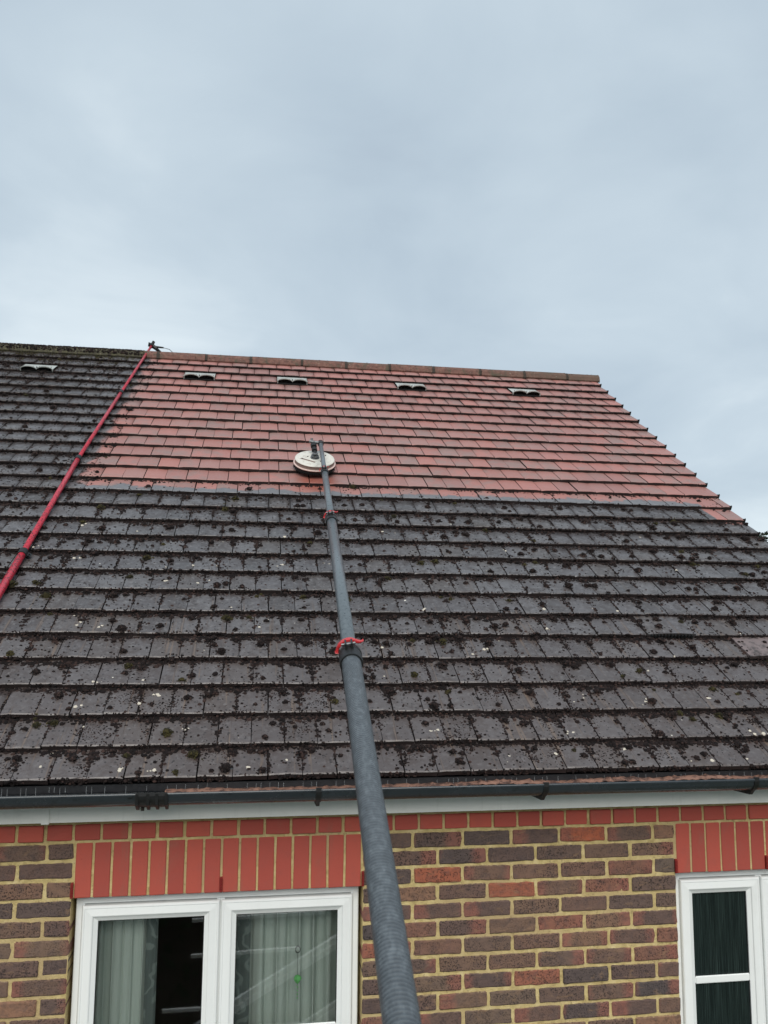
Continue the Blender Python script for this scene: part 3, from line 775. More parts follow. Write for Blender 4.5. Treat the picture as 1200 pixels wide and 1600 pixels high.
# gutter trough
GC = (-0.236, 0.470); GR = 0.053
outer = [(GC[0]+GR*math.cos(a_), GC[1]+GR*math.sin(a_)) for a_ in np.linspace(math.pi, 2*math.pi, 17)]
inner = [(GC[0]+(GR-0.003)*math.cos(a_), GC[1]+(GR-0.003)*math.sin(a_)) for a_ in np.linspace(2*math.pi, math.pi, 17)]
gm = MB()
fr_ = [(outer[0][0]-0.0025, outer[0][1]+0.004), (outer[0][0]-0.0035, outer[0][1]-0.004)]
pr = [(outer[0][0]-0.0030, outer[0][1]-0.005)]+outer[1:]+inner[:-1]+[(inner[-1][0], inner[-1][1]+0.004), (outer[0][0]-0.0030, outer[0][1]+0.004)]
gm.sweep(pr, XLEFT, XV+0.02, closed=True, n=60)
gv = gm.v
gutter = gm.build('gutter', MAT['gutter'], house)
for p in gutter.data.polygons: p.use_smooth = abs(p.normal.x) < 0.5
def bracket(x, wd=0.022, spike=True):
    m_ = MB(); R_ = GR+0.004
    o1 = [(GC[0]+R_*math.cos(a_), GC[1]+R_*math.sin(a_)) for a_ in np.linspace(math.pi*0.97, 2*math.pi, 15)]
    i1 = [(GC[0]+(R_-0.0035)*math.cos(a_), GC[1]+(R_-0.0035)*math.sin(a_)) for a_ in np.linspace(2*math.pi, math.pi*0.97, 15)]
    m_.sweep(o1+i1, x-wd/2, x+wd/2, closed=True)
    if spike:                                    # web that runs back to the fascia
        m_.sweep([(GC[0]-0.036, GC[1]-GR*0.80), (GC[0]-0.004, GC[1]-GR-0.020), (FY-0.001, GC[1]-GR-0.030), (FY-0.001, GC[1]-0.006), (GC[0]+0.045, GC[1]-0.03)], x-0.007, x+0.007, closed=True)
        m_.box(x-wd/2, x+wd/2, FY-0.005, FY-0.0005, GC[1]-GR-0.024, GC[1]+0.003)
    m_.box(x-wd/2, x+wd/2, GC[0]-R_-0.001, GC[0]-R_+0.010, GC[1]+0.0045, GC[1]+0.009)
    m_.build('gutter_bracket', MAT['black'], gutter)
for x in (-3.6, -2.6, -1.6, -0.7, 0.985, 1.94, 2.90, 3.85): bracket(x)
# union piece
un = MB(); R_ = GR+0.006
o1 = [(GC[0]+R_*math.cos(a_), GC[1]+R_*math.sin(a_)) for a_ in np.linspace(math.pi*0.96, 2*math.pi, 15)]
i1 = [(GC[0]+(R_-0.005)*math.cos(a_), GC[1]+(R_-0.005)*math.sin(a_)) for a_ in np.linspace(2*math.pi, math.pi*0.96, 15)]
un.sweep(o1+i1, 0.272, 0.392, closed=True)
for x in (0.276, 0.318, 0.352, 0.388):
    un.sweep([(GC[0]-R_-0.003, GC[1]+0.002), (GC[0]-R_*0.85-0.003, GC[1]-R_*0.72), (GC[0]-0.005, GC[1]-R_-0.010), (GC[0]+0.01, GC[1]-R_+0.004), (GC[0]-R_+0.003, GC[1]-0.01)], x-0.006, x+0.006, closed=True)
un.sweep([(GC[0]-0.02, GC[1]-R_), (GC[0]-0.005, GC[1]-R_-0.014), (GC[0]+0.01, GC[1]-R_)], 0.288, 0.300, closed=True)
un.build('gutter_union', MAT['black'], gutter)
# sediment and leaf litter lying in the trough and on its rim
sd_ = MB(); nseg = 260; xs = np.linspace(0.38, XV, nseg+1); rows_ = 5
hh = 0.004+0.010*np.abs(np.sin(xs*3.1))*0.6+rng.normal(0, 0.0022, nseg+1)+0.009*(xs > 1.55)*np.abs(np.sin(xs*7.3+1))
vs = []
for i, x in enumerate(xs):
    for j in range(rows_):
        t = j/(rows_-1); y = GC[0]-GR+0.001+t*(GR*1.7); dz = (hh[i] if j in (1, 2, 3) else hh[i]*0.5)+rng.normal(0, 0.0015)
        vs.append((x, y+rng.normal(0, 0.001), GC[1]-0.002+dz*(1.0 if j < 3 else 0.7)))
fs = [(i*rows_+j, i*rows_+j+1, (i+1)*rows_+j+1, (i+1)*rows_+j) for i in range(nseg) for j in range(rows_-1)]
sd_.add(vs, fs); tag(sd_.build('gutter_sediment', MAT['debris'], gutter), kind='stuff')
# drips of water hanging from the eave
dr = MB()
x = XLEFT*0.3
while x < XV:
    z1 = random.uniform(0.490, 0.494); ln = random.choice([0.02, 0.034, 0.04, 0.042, 0.042])
    dr.tube([(x, -0.228, z1), (x+random.gauss(0, .0006), -0.229, z1-ln)], [0.0004, 0.0006], 5)
    x += random.choice([0.02, 0.035, 0.05, 0.08])
tag(dr.build('water_drips', MAT['droplet'], eave), kind='stuff')

# ------------------------------------------------------------------ moss on tiles and in joints
def moss_template(seed):
    rr = np.random.default_rng(seed); vs = [(0, 0, 1.0)]
    for ring, (rad, z, n) in enumerate([(0.62, 0.72, 6), (1.0, 0.0, 7)]):
        for j in range(n):
            a_ = 2*math.pi*(j+0.5*ring)/n; r2 = rad*rr.uniform(0.75, 1.25); vs.append((r2*math.cos(a_), r2*math.sin(a_), z*rr.uniform(0.7, 1.3)-0.15*ring))
    fs = [(0, 1+j, 1+(j+1) % 6) for j in range(6)]
    for j in range(6): fs.append((1+j, 7+j, 7+(j+1) % 7)); fs.append((1+j, 7+(j+1) % 7, 1+(j+1) % 6))
    fs.append((1, 13, 7))
    return np.array(vs), np.array(fs)
MT = [moss_template(i) for i in range(12)]
def vnoise(x, y, seed=0):
    xi, yi = np.floor(x), np.floor(y); xf, yf = x-xi, y-yi; xf = xf*xf*(3-2*xf); yf = yf*yf*(3-2*yf)
    h = lambda a, b: np.modf(np.abs(np.sin(a*127.1+b*311.7+seed*74.7)*43758.5453))[0]
    return (h(xi, yi)*(1-xf)+h(xi+1, yi)*xf)*(1-yf)+(h(xi, yi+1)*(1-xf)+h(xi+1, yi+1)*xf)*yf
def surf_h(s):
    """height of the tile surface over the roof plane at slope distance s"""
    k = max(0, min(NR-1, int(np.searchsorted(SK, s, side='right'))-1)); return k, -TT*(s-SK[k])/G
mx_, ms_, mr_, mh_, mo_, mg_ = [], [], [], [], [], []
GREEN = 0
def lift_at(X, k, s):
    if k in RAISE and RAISE[k][0] < X < RAISE[k][1]: return 0.011*(1-(s-SK[k])/0.2)
    return 0.0
def put(X, s, r, hs=0.6, off=0.0):
    if s < SK[0]+0.002 or X > XV-0.01 or X < -2.6: return
    k, h = surf_h(s); mx_.append(X); ms_.append(s); mr_.append(r); mh_.append(h+off+lift_at(X, k, s)); mo_.append(hs); mg_.append(GREEN)
def dirty(X, k, s=None):
    if X < -0.50+0.0095*k: return 1.0
    if k < 12: return 1.0
    if k == 12: return 0.75 if X < 3.9 else 0.05
    if k == 13: return 0.30
    return 0.0
for k in range(NR):
    s0 = SK[k]; s1 = SK[k+1] if k+1 < NR else SRIDGE
    upleft = k > 13
    dens = 1.0 if k < 13 else 0.75
    xr0, xr1 = -2.3, XV
    Lx = xr1-xr0
    GREEN = 0
    # band under the next course's nose
    for _ in range(int(Lx*420)):
        X = random.uniform(xr0, xr1)
        if random.random() > dirty(X, k): continue
        nz = vnoise(X*5.0, k*7.3, 3)
        if random.random() > 0.45+nz*0.8: continue
        if upleft and random.random() > 0.6: continue
        d = abs(random.gauss(0, 0.009+0.020*nz*nz)); r = random.uniform(0.0035, 0.0095)*(0.8+0.5*nz)
        if k < 6: r *= 1.15
        put(X, s1-0.003-d, r, 0.75)
    # crumbs on the nose
    for _ in range(int(Lx*60)):
        X = random.uniform(xr0, xr1)
        if random.random() > dirty(X, k): continue
        put(X, s0+abs(random.gauss(0.004, 0.006)), random.uniform(0.002, 0.0045), 0.6)
    # joints
    x = XV-(TW/2 if k % 2 else 0)
    while x > xr0:
        if random.random() < dirty(x, k):
            g_ = random.random(); full = 0.85 if k < 13 else 0.35
            if g_ < full:
                L0, L1 = s0+random.uniform(0, 0.10), s1-random.uniform(0.0, 0.05); nn = int((L1-L0)/0.0045*random.uniform(0.3, 0.95)); big = random.random() < 0.38
                for _ in range(max(nn, 0)):
                    t = random.random()**(0.7); ss_ = L0+(L1-L0)*t; wdt = (0.0035 if not big else 0.0035+0.016*t)
                    if big and random.random() < 0.5: put(x+random.gauss(0, wdt), ss_, random.uniform(0.004, 0.008), 0.8)
                    put(x+random.gauss(0, wdt), ss_, random.uniform(0.0028, 0.0068)*(1.25 if big else 1), 0.8)
        x -= TW
    GREEN = 0
    # specks over the face, in clusters
    for _ in range(int(Lx*150)):
        X = random.uniform(xr0, xr1); s = random.uniform(s0+0.01, s1-0.01)
        if random.random() > dirty(X, k): continue
        nz = vnoise(X*3.3, s*4.1, 9)
        if random.random() > 0.25+nz*0.9: continue
        put(X, s, random.choice([0.002, 0.003, 0.0045, 0.006, 0.0075])*random.uniform(0.8, 1.25), 0.7)
    for _ in range(int(Lx*(12 if k < 13 else 4.5))):        # larger cushions
        X = random.uniform(xr0, xr1); s = s0+(s1-s0)*random.choice([random.uniform(0.1, 0.95), random.uniform(0.6, 0.97)])
        if random.random() > dirty(X, k): continue
        R_ = random.choice([0.009, 0.013, 0.017, 0.021, 0.027])*random.uniform(0.85, 1.2); GREEN = 1 if random.random() < 0.10 else 0
        put(X, s, R_*0.75, 1.0)
        for _ in range(int(16+R_*1500)):
            a_ = random.uniform(0, 6.283); q = abs(random.gauss(0, 0.6))*R_
            put(X+q*math.cos(a_), s+q*math.sin(a_)*0.9, random.uniform(0.0025, 0.0070), 0.8, off=max(0, 0.75*R_*(1-(q/R_)**2)))
GREEN = 0
# crusts hanging on the lower edges
for k in range(NR):
    for _ in range(int(6.4*190)):
        X = random.uniform(-2.3, XV-0.01)
        if random.random() > dirty(X, k) or vnoise(X*9.0, k*5.1, 21) < 0.34: continue
        mx_.append(X); ms_.append(SK[k]+random.gauss(-0.001, 0.002)); mr_.append(random.uniform(0.003, 0.0075)); mh_.append(-random.uniform(0.0, TT*1.05)); mo_.append(0.8); mg_.append(0)
# matted litter near the eaves and round the right-hand tiles
for _ in range(120):
    X = random.uniform(-1, XV); k = random.randint(0, 4); s = SK[k]+random.uniform(0.06, 0.19); ax_ = random.uniform(0.015, 0.045); ay_ = random.uniform(0.015, 0.05)
    for _ in range(int(90*ax_/0.03)):
        put(X+random.gauss(0, ax_), s+random.gauss(0, ay_), random.uniform(0.0018, 0.005), 0.6)
# heavy growth, upper left and along the ridge there
for _ in range(5200):
    X = random.uniform(-2.3, -0.42); s = SRIDGE-abs(random.gauss(0, 0.42))
    if vnoise(X*4, s*6, 5) < 0.35: continue
    put(X, s, random.uniform(0.0025, 0.0075), 0.7)
for _ in range(2600):
    X = random.uniform(-2.3, -0.5); GREEN = 1; s = SRIDGE-abs(random.gauss(0, 0.2)); put(X, s, random.uniform(0.003, 0.008), 0.7)
mx_, ms_, mr_, mh_, mo_, mg_ = map(np.array, (mx_, ms_, mr_, mh_, mo_, mg_))
def moss_build(idx, name, parent, mat='moss'):
    V = []; F = []; off = 0
    ti = rng.integers(0, len(MT), len(idx)); ang = rng.uniform(0, 6.283, len(idx))
    for t in range(len(MT)):
        sel = idx[ti == t]; a_ = ang[ti == t]
        if len(sel) == 0: continue
        tv, tf = MT[t]; n_ = len(tv)
        r = mr_[sel][:, None]; ex = rng.uniform(0.75, 1.35, (len(sel), 1))
        lx = (tv[None, :, 0]*np.cos(a_)[:, None]-tv[None, :, 1]*np.sin(a_)[:, None])*r*ex
        ly = (tv[None, :, 0]*np.sin(a_)[:, None]+tv[None, :, 1]*np.cos(a_)[:, None])*r
        lz = tv[None, :, 2]*r*mo_[sel][:, None]
        X = mx_[sel][:, None]+lx; s = ms_[sel][:, None]+ly; h = mh_[sel][:, None]+lz-0.0006
        P = np.stack([X, YE+s*CP-h*SP, ZE+s*SP+h*CP], -1).reshape(-1, 3)
        V.append(P); F.append((tf[None]+(np.arange(len(sel))*n_)[:, None, None]+off).reshape(-1, 3)); off += len(sel)*n_
    V = np.concatenate(V); F = np.concatenate(F)
    return tag(raw_mesh(name, V, F.ravel(), np.full(len(F), 3), MAT[mat], parent), kind='stuff')
moss_build(np.nonzero(mg_ == 0)[0], 'moss', roof); moss_build(np.nonzero(mg_ == 1)[0], 'green_moss', roof, 'green')
print('moss clumps', len(mx_))
# moss on the ridge, left part, and crumbs elsewhere
mr = MB(); 
for _ in range(2600):
    left = random.random() < 0.93
    X = random.uniform(-2.4, -0.42) if left else random.uniform(-0.4, 4.2)
    a_ = random.uniform(0.15, 2.2); y = RIDY-0.098*math.cos(a_); z = apz-0.088+0.088*math.sin(a_)**0.75
    r = random.uniform(0.003, 0.010) if left else random.uniform(0.002, 0.004)
    tv, tf = random.choice(MT); nrm = Vector((0, -math.cos(a_), max(0.2, math.sin(a_)))).normalized(); q = nrm.to_track_quat('Z', 'Y').to_matrix()
    mr.add([Vector((X, y, z))+q @ Vector((v[0]*r, v[1]*r, v[2]*r*0.8)) for v in tv], [tuple(f) for f in tf])
tag(mr.build('ridge_moss', MAT['moss'], roof), kind='stuff')
# crumbs of old lichen crust, pale rosettes standing a little proud
lm = MB()
for _ in range(95):
    X = random.uniform(-1.0, XV-0.05); k = random.choice([0, 0, 0, 1, 1, 2, 2, 3, 4, 5, 6, 7, 8, 9, 10]); s = SK[k]+random.uniform(0.01, 0.15)
    for _q in range(random.choice([1, 1, 2, 3])):
        Xc = X+random.gauss(0, 0.012); sc_ = s+random.gauss(0, 0.010); kk, h = surf_h(sc_); R_ = random.uniform(0.003, 0.0095); n_ = 13; c0 = roofp(Xc, sc_, h+0.0022); vs = [c0]
        for j in range(n_):
            a_ = 2*math.pi*j/n_; rr_ = R_*random.uniform(0.5, 1.25); vs.append(roofp(Xc+rr_*math.cos(a_), sc_+rr_*math.sin(a_), h+0.0016))
        for j in range(n_):
            a_ = 2*math.pi*j/n_; rr_ = R_*1.05; vs.append(roofp(Xc+rr_*math.cos(a_), sc_+rr_*math.sin(a_), h-0.002))
        lm.add(vs, [(0, 1+j, 1+(j+1) % n_) for j in range(n_)]+[(1+j, 1+n_+j, 1+n_+(j+1) % n_, 1+(j+1) % n_) for j in range(n_)])
tag(lm.build('lichen', simple('lichen_crust', rgb(188, 180, 166), 0.9, sc=180, var=0.4), roof), kind='stuff')

# ------------------------------------------------------------------ windows
def frame_loop(x0, x1, z0, z1, prof, m_=None):
    """mitred picture-frame: prof = (inset, y) from outer back round to inner back"""
    m_ = m_ or MB(); loops = []
    for ins, y in prof:
        loops.append([(x0+ins, y, z0+ins), (x1-ins, y, z0+ins), (x1-ins, y, z1-ins), (x0+ins, y, z1-ins)])
    for i in range(len(loops)-1):
        for j in range(4):
            j2 = (j+1) % 4; m_.add([loops[i][j], loops[i][j2], loops[i+1][j2], loops[i+1][j]], [(0, 1, 2, 3)])
    return m_
def window(a, split, gl_top, bars, panes, name_label):
    x0, x1, z0, z1 = a
    # outer frame
    fr = frame_loop(x0+0.006, x1-0.006, z0+0.035, z1-0.002, [(0, 0.12), (0, 0.056), (0.003, 0.052), (0.024, 0.052), (0.026, 0.056), (0.034, 0.058), (0.034, 0.12)])
    fr.box(split-0.016, split+0.016, 0.054, 0.12, z0+0.07, z1-0.037)
    fo = fr.build('window', MAT['upvc'], house); fo['label'] = name_label
    sl = MB(); sl.box(x0+0.004, x1-0.004, -0.045, 0.10, z0+0.012, z0+0.034); sl.build('sill', MAT['upvc'], fo, bevel=0.003)
    for (sa, sb), bar in zip(((x0+0.034, split-0.0035), (split+0.0035, x1-0.034)), bars):
        zt, zb = z1-0.041, z0+0.072
        s_ = frame_loop(sa, sb, zb, zt, [(0, 0.075), (0, 0.041), (0.0035, 0.036), (0.010, 0.035), (0.012, 0.0375), (0.040, 0.034), (0.044, 0.036), (0.046, 0.041), (0.0635, 0.050), (0.0635, 0.075)])
        so_ = s_.build('sash', MAT['upvc'], fo)
        se = frame_loop(sa+0.0635, sb-0.0635, zb+0.0635, zt-0.0635, [(-0.001, 0.056), (0.003, 0.0545), (0.003, 0.060)]); 
        gx0, gx1, gz0, gz1 = sa+0.062, sb-0.062, zb+0.062, zt-0.062
        # note: seal and pane belong to the window so that nothing goes a fourth level down
        se.build('seal', MAT['seal'], fo)
        p = MB(); p.box(gx0, gx1, 0.060, 0.064, gz0, gz1); p.build('pane', MAT[panes], fo)
        if bar is not None:
            b_ = MB(); b_.box(gx0+0.002, gx1-0.002, 0.0485, 0.058, bar-0.0165, bar+0.0165); b_.build('glazing_bar', MAT['upvc'], fo, bevel=0.004)
    return fo
fo = window(W1, 0.600, -0.105, (-0.578, -0.578), 'glass', 'white double casement window with grey-green curtains')
fo = window(W2, 3.101, -0.105, (-0.486, -0.486), 'fluted', 'white casement window with dark ribbed glass at the right edge')
# cavity seal strip round window 1: pale sealant
cs = frame_loop(W1[0]-0.001, W1[1]+0.001, W1[2]+0.03, W1[3]+0.001, [(0, 0.05), (0.008, 0.049), (0.009, 0.056)])
# rooms behind the windows
rm = MB()
def room(x0, x1):
    rm.box(x0, x1, 0.31, 0.33, -2.4, -1.05); 
    for b_ in ((x0-0.02, x0, 0.31, 3.0, -2.4, 0.35), (x1, x1+0.02, 0.31, 3.0, -2.4, 0.35), (x0, x1, 3.0, 3.02, -2.4, 0.35), (x0, x1, 0.31, 3.0, 0.35, 0.37), (x0, x1, 0.33, 3.0, -2.42, -2.40)): rm.box(*b_)
room(-0.9, 1.75); room(2.2, 4.0-0.2)
rm.build('room', MAT['room'], house)

def curtain(x0, x1, y, folds, amp, mat, name, label, z0=-1.5, z1=0.02, seed=1):
    rr = random.Random(seed); n = folds*10; vs = []; ph = [rr.uniform(0.35, 1.5) for _ in range(folds+1)]
    zs = [z0, (z0+z1)/2, z1]
    for zi, z in enumerate(zs):
        for side in (0, 1):
            for i in range(n+1):
                t = i/n; f = t*folds; w_ = ph[int(min(f, folds))]
                xx = x0+(x1-x0)*t+0.006*math.sin(f*9.1+zi)
                yy = y+amp*w_*math.sin(2*math.pi*f+0.9*math.sin(f*1.7)+0.25*zi)*(1-0.15*zi)+0.3*amp*math.sin(2*math.pi*f*2.3+1)+side*0.0025
                vs.append((xx, yy, z))
    m = n+1; fs = []
    for zi in range(2):
        for i in range(n):
            a_ = zi*2*m+i; fs.append((a_, a_+1, a_+2*m+1, a_+2*m)); b_ = a_+m; fs.append((b_, b_+2*m, b_+2*m+1, b_+1))
        for i in (0, n):
            a_ = zi*2*m+i; fs.append((a_, a_+2*m, a_+3*m, a_+m))
    me = bpy.data.meshes.new(name); me.from_pydata(vs, [], fs); me.update()
    for p in me.polygons: p.use_smooth = True
    o = link(name, me, None, mat); return tag(o, label=label, cat='curtain', group='curtains in the left window')
cA = mat_curtain('curtain_cloth', rgb(170, 180, 174), rgb(196, 204, 198)); cB = mat_curtain('curtain_lining', rgb(84, 92, 92), rgb(110, 118, 116), True)
curtain(0.05, 0.285, 0.20, 4, 0.020, cA, 'curtain', 'pale grey-green pleated curtain at the left of the left window', seed=2)
curtain(0.275, 0.335, 0.185, 1, 0.006, cB, 'curtain', 'dark patterned curtain edge beside the black gap in the left window', seed=3)
curtain(0.66, 0.735, 0.19, 1, 0.006, cB, 'curtain', 'dark patterned curtain edge left of the hanging crystal', seed=4)
curtain(0.725, 1.19, 0.225, 6, 0.024, cA, 'curtain', 'pale grey-green pleated curtain behind the hanging crystal', seed=5)
# suncatcher
sc = empty('suncatcher', (0.937, 0.13, -0.30), label='small green crystal hanging on a string behind the right pane', cat='ornament')
m_ = MB(); m_.tube([(0.935, 0.13, -0.10), (0.937, 0.13, -0.275)], 0.0007, 6); m_.tube([(0.937, 0.13, -0.30), (0.938, 0.13, -0.50)], 0.0009, 6); m_.build('string', MAT['string'], sc)
m_ = MB(); m_.tube([(0.937+0.010*math.cos(a_), 0.13, -0.290+0.014*math.sin(a_)) for a_ in np.linspace(0, 2*math.pi, 16)], 0.0018, 6); m_.build('ring', MAT['string'], sc)
m_ = MB(); m_.lathe([(0, -0.022), (0.012, -0.010), (0.018, 0.002), (0.012, 0.013), (0, 0.018)], 7, Matrix.Translation((0.938, 0.13, -0.412))); m_.build('crystal', MAT['crystal'], sc)
m_ = MB()
for q in range(4): m_.lathe([(0, -0.004), (0.004, 0), (0, 0.004)], 6, Matrix.Translation((0.938, 0.13, -0.445-0.015*q)))
m_.build('bead', MAT['crystal'], sc)

# ------------------------------------------------------------------ the poles
def axis_frame(p, q):
    z = (q-p).normalized(); x = z.cross(Vector((0, 0, 1))).normalized(); y = z.cross(x)
    return Matrix(((x.x, y.x, z.x, p.x), (x.y, y.y, z.y, p.y), (x.z, y.z, z.z, p.z), (0, 0, 0, 1)))
def section(name, p, q, r, mat, parent, n=32, wall_t=0.003, steps=1):
    L = (q-p).length; m_ = MB()
    m_.lathe([(r-wall_t, 0.01), (r-wall_t, 0), (r-0.0006, 0), (r, 0.0008)]+[(r, 0.0008+(L-0.0016)*(i+1)/steps) for i in range(steps)]+[(r-0.0006, L), (r-wall_t, L), (r-wall_t, L-0.01)], n, smooth=True)
    me = bpy.data.meshes.new(name); me.from_pydata(m_.v, [], m_.f); me.update(); me.polygons.foreach_set('use_smooth', m_.sm)
    return link(name, me, parent, mat, M=axis_frame(p, q))
MAT['pole1'] = mat_pole('wound_fibre_pole', rgb(62, 67, 71), rgb(72, 78, 83), rgb(100, 107, 112), wrap=0.35, rough=0.45)
MAT['pole2'] = mat_pole('grey_pole', rgb(76, 84, 88), rgb(88, 96, 101), rgb(102, 110, 114), rough=0.3)
TIP = at(501, 693, 6.05); LOW = at(628, 1600, 1.2); ax = (TIP-LOW).normalized()
def on_axis(py):                                  # point on the pole's line at image row py
    Z = 1/(1/6.05+(1/1.2-1/6.05)*(py-693)/(1600-693)); t = (Z-1.2)/(6.05-1.2); return LOW.lerp(TIP, t)
END = LOW-ax*0.85
lance = empty('telescopic_cleaning_pole', END, label='long grey telescopic pole reaching up the roof with a round cleaning head at its tip', cat='cleaning pole')
c1, c2, c3 = on_axis(1024), on_axis(811), on_axis(737)
s1_ = section('pole_section', END, c1, 0.0285, MAT['pole1'], lance, 48, steps=40); s1_['label'] = 'thickest lower pole section with wound texture'
section('pole_section', c1-ax*0.15, c2, 0.0225, MAT['pole2'], lance, 32)
section('pole_section', c2-ax*0.15, c3, 0.0183, MAT['pole2'], lance, 32)
section('pole_section', c3-ax*0.15, TIP, 0.0145, MAT['pole2'], lance, 24)
def clamp(p, axv, r1, r2, parent, red=True, side=1, body_l=0.085):
    """split collar on the end of a tube of radius r1 gripping a tube of radius r2, with a lever"""
    M = axis_frame(p, p+axv)
    rb = r1+0.006; m_ = MB()
    m_.lathe([(r1+0.0005, -body_l*0.75), (rb-0.001, -body_l*0.75), (rb, -body_l*0.7), (rb, -body_l*0.25), (rb-0.002, -body_l*0.22), (rb-0.002, -body_l*0.12), (rb, -body_l*0.1), (rb, 0.004), (r2+0.006, 0.022), (r2+0.004, 0.03), (r2+0.0005, 0.03)], 32, M)
    # ears and bolt on the camera side
    return M, m_, rb
CAMDIR = lambda p: (CAM-p).normalized()
def lever_clamp(p, r1, r2, parent):
    M, m_, rb = clamp(p, ax, r1, r2, parent)
    Mi = M.inverted(); cd = (Mi.to_3x3() @ CAMDIR(p)); ang = math.atan2(cd.y, cd.x)       # direction facing the viewer's side, fixed in the pole's own frame
    Rz = M @ Matrix.Rotation(ang, 4, 'Z')
    for yy in (-0.012, 0.006): m_.box(rb-0.006, rb+0.016, yy, yy+0.006, -0.030, 0.004, Rz)
    body = m_.build('clamp', MAT['black'], parent)
    bolt = MB(); bolt.tube([Rz @ Vector((rb+0.008, -0.022, -0.012)), Rz @ Vector((rb+0.008, 0.020, -0.012))], 0.004, 8); bolt.build('bolt', MAT['steel'], body)
    # lever: a bent red bar wrapped round the collar
    lv = MB(); R_ = rb+0.0055; pts = []
    # the wrap runs from the far side across the front, then kicks out at the end
    kf = 0.85*r1/0.0285
    for q in np.linspace(-1.35, 0.5, 12):
        pts.append(Vector((R_*math.cos(q), R_*math.sin(q), 0.012+0.012*math.cos(q*0.9))))
    e = pts[-1]; tdir = Vector((-math.sin(0.5), math.cos(0.5), 0)); 
    pts += [e+(tdir*0.012+Vector((0.001, 0, -0.002)))*kf, e+(tdir*0.022+Vector((0.002, 0, 0.001)))*kf, e+(tdir*0.029+Vector((0.005, 0, 0.007)))*kf]
    vs = []; T_, H_ = 0.0045*kf, 0.0115*kf
    for i, p_ in enumerate(pts):
        nrm = Vector((p_.x, p_.y, 0)).normalized()
        hh_ = H_*(1.0 if 2 < i < 11 else 0.75)
        for (a_, b_) in ((-T_, -hh_), (T_, -hh_), (T_, hh_), (-T_, hh_)): vs.append(Rz @ (p_+nrm*a_+Vector((0, 0, b_))))
    fs = [(i*4+j, i*4+(j+1) % 4, (i+1)*4+(j+1) % 4, (i+1)*4+j) for i in range(len(pts)-1) for j in range(4)]+[(0, 1, 2, 3), tuple(len(vs)-4+q for q in (3, 2, 1, 0))]
    lv.add(vs, fs); lv.build('clamp_lever', MAT['red_clip'], body, bevel=0.0015)
lever_clamp(c1, 0.0285, 0.0225, lance); lever_clamp(c2, 0.0225, 0.0183, lance); lever_clamp(c3, 0.0183, 0.0145, lance)
# cleaning head: round cover, metal side, rim, bristle ring
dk = lambda X, s, h: roofp(X, s, h)
DX, DS = 1.107, 3.00
DM = Matrix.Translation(roofp(DX, DS, 0.018)) @ RM4 @ Matrix.Diagonal((1, 1, 0.74, 1))
R0 = 0.146
m_ = MB(); m_.lathe([(0.0, 0.094), (0.03, 0.0935), (R0*0.6, 0.092), (R0-0.012, 0.090), (R0-0.004, 0.087), (R0-0.002, 0.082)], 56, DM, True); cover = m_.build('head_cover', MAT['cap'], lance)
m_ = MB(); m_.lathe([(R0-0.002, 0.082), (R0-0.003, 0.078), (R0-0.002, 0.046), (R0+0.004, 0.044)], 56, DM, True); m_.build('head_side', MAT['skirt'], lance)
m_ = MB(); m_.lathe([(R0-0.002, 0.047), (R0+0.006, 0.046), (R0+0.008, 0.042), (R0+0.007, 0.036), (R0-0.004, 0.034)], 56, DM, True); m_.build('head_rim', MAT['rim'], lance)
m_ = MB(); nB = 170
m_.lathe([(R0-0.012, 0.036), (R0+0.001, 0.036), (R0+0.003, 0.008), (R0-0.010, 0.008)], 56, DM)
for j in range(nB):
    a_ = 2*math.pi*j/nB+random.gauss(0, .01); r1 = R0-0.001; r2 = R0+random.uniform(0.0, 0.009)
    m_.tube([DM @ Vector((r1*math.cos(a_), r1*math.sin(a_), 0.036)), DM @ Vector((r2*math.cos(a_+random.gauss(0, .012)), r2*math.sin(a_), -0.006+random.uniform(0, 0.006)))], [0.0022, 0.0014], 4, caps=False)
tag(m_.build('bristle_skirt', MAT['brush'], lance), kind='stuff')
m_ = MB()                                          # recessed slot mark and screws on the cover
Ms = DM @ Matrix.Translation((-0.048, -0.048, 0.0925)) @ Matrix.Rotation(math.radians(-32), 4, 'Z'); m_.box(-0.062, 0.055, -0.007, 0.007, -0.001, 0.0022, Ms)
m_.build('cover_slot', MAT['skirt'], cover)
for (a_, b_) in ((-0.05, 0.02), (0.045, 0.02), (0.045, -0.03), (0.08, 0.05), (-0.09, -0.02), (0.04, -0.06)):
    m_ = MB(); m_.lathe([(0, 0.0985), (0.004, 0.098), (0.006, 0.092)], 8, DM @ Matrix.Translation((a_, b_, 0))); m_.build('screw', MAT['black'], cover)
# swivel post from the hub to the pole tip
hub = roofp(DX, DS, 0.088); top = TIP + ax*0.012
pA = hub; pB = roofp(DX, DS, 0.150); side_tip = TIP+Vector((-0.055, -0.005, 0.0))
m_ = MB()
M = DM
m_.lathe([(0.0, 0.1), (0.034, 0.093), (0.034, 0.099), (0.022, 0.102), (0.022, 0.108), (0.029, 0.110), (0.029, 0.119), (0.014, 0.121), (0.012, 0.133), (0.02, 0.135), (0.02, 0.146), (0.010, 0.149), (0.0, 0.150)], 10, M)
sw = m_.build('swivel', MAT['steel'], lance)
m_ = MB(); pp = roofp(DX, DS, 0.120); dv = side_tip-pp
m_.tube([pp, pp+dv*0.25, pp+dv*0.26, pp+dv*0.42, pp+dv*0.43, pp+dv*0.62, pp+dv*0.63, pp+dv*0.85, side_tip], [0.012, 0.012, 0.021, 0.021, 0.013, 0.013, 0.023, 0.023, 0.014], 10, smooth=False)
m_.build('hose_coupling', MAT['black'], lance)
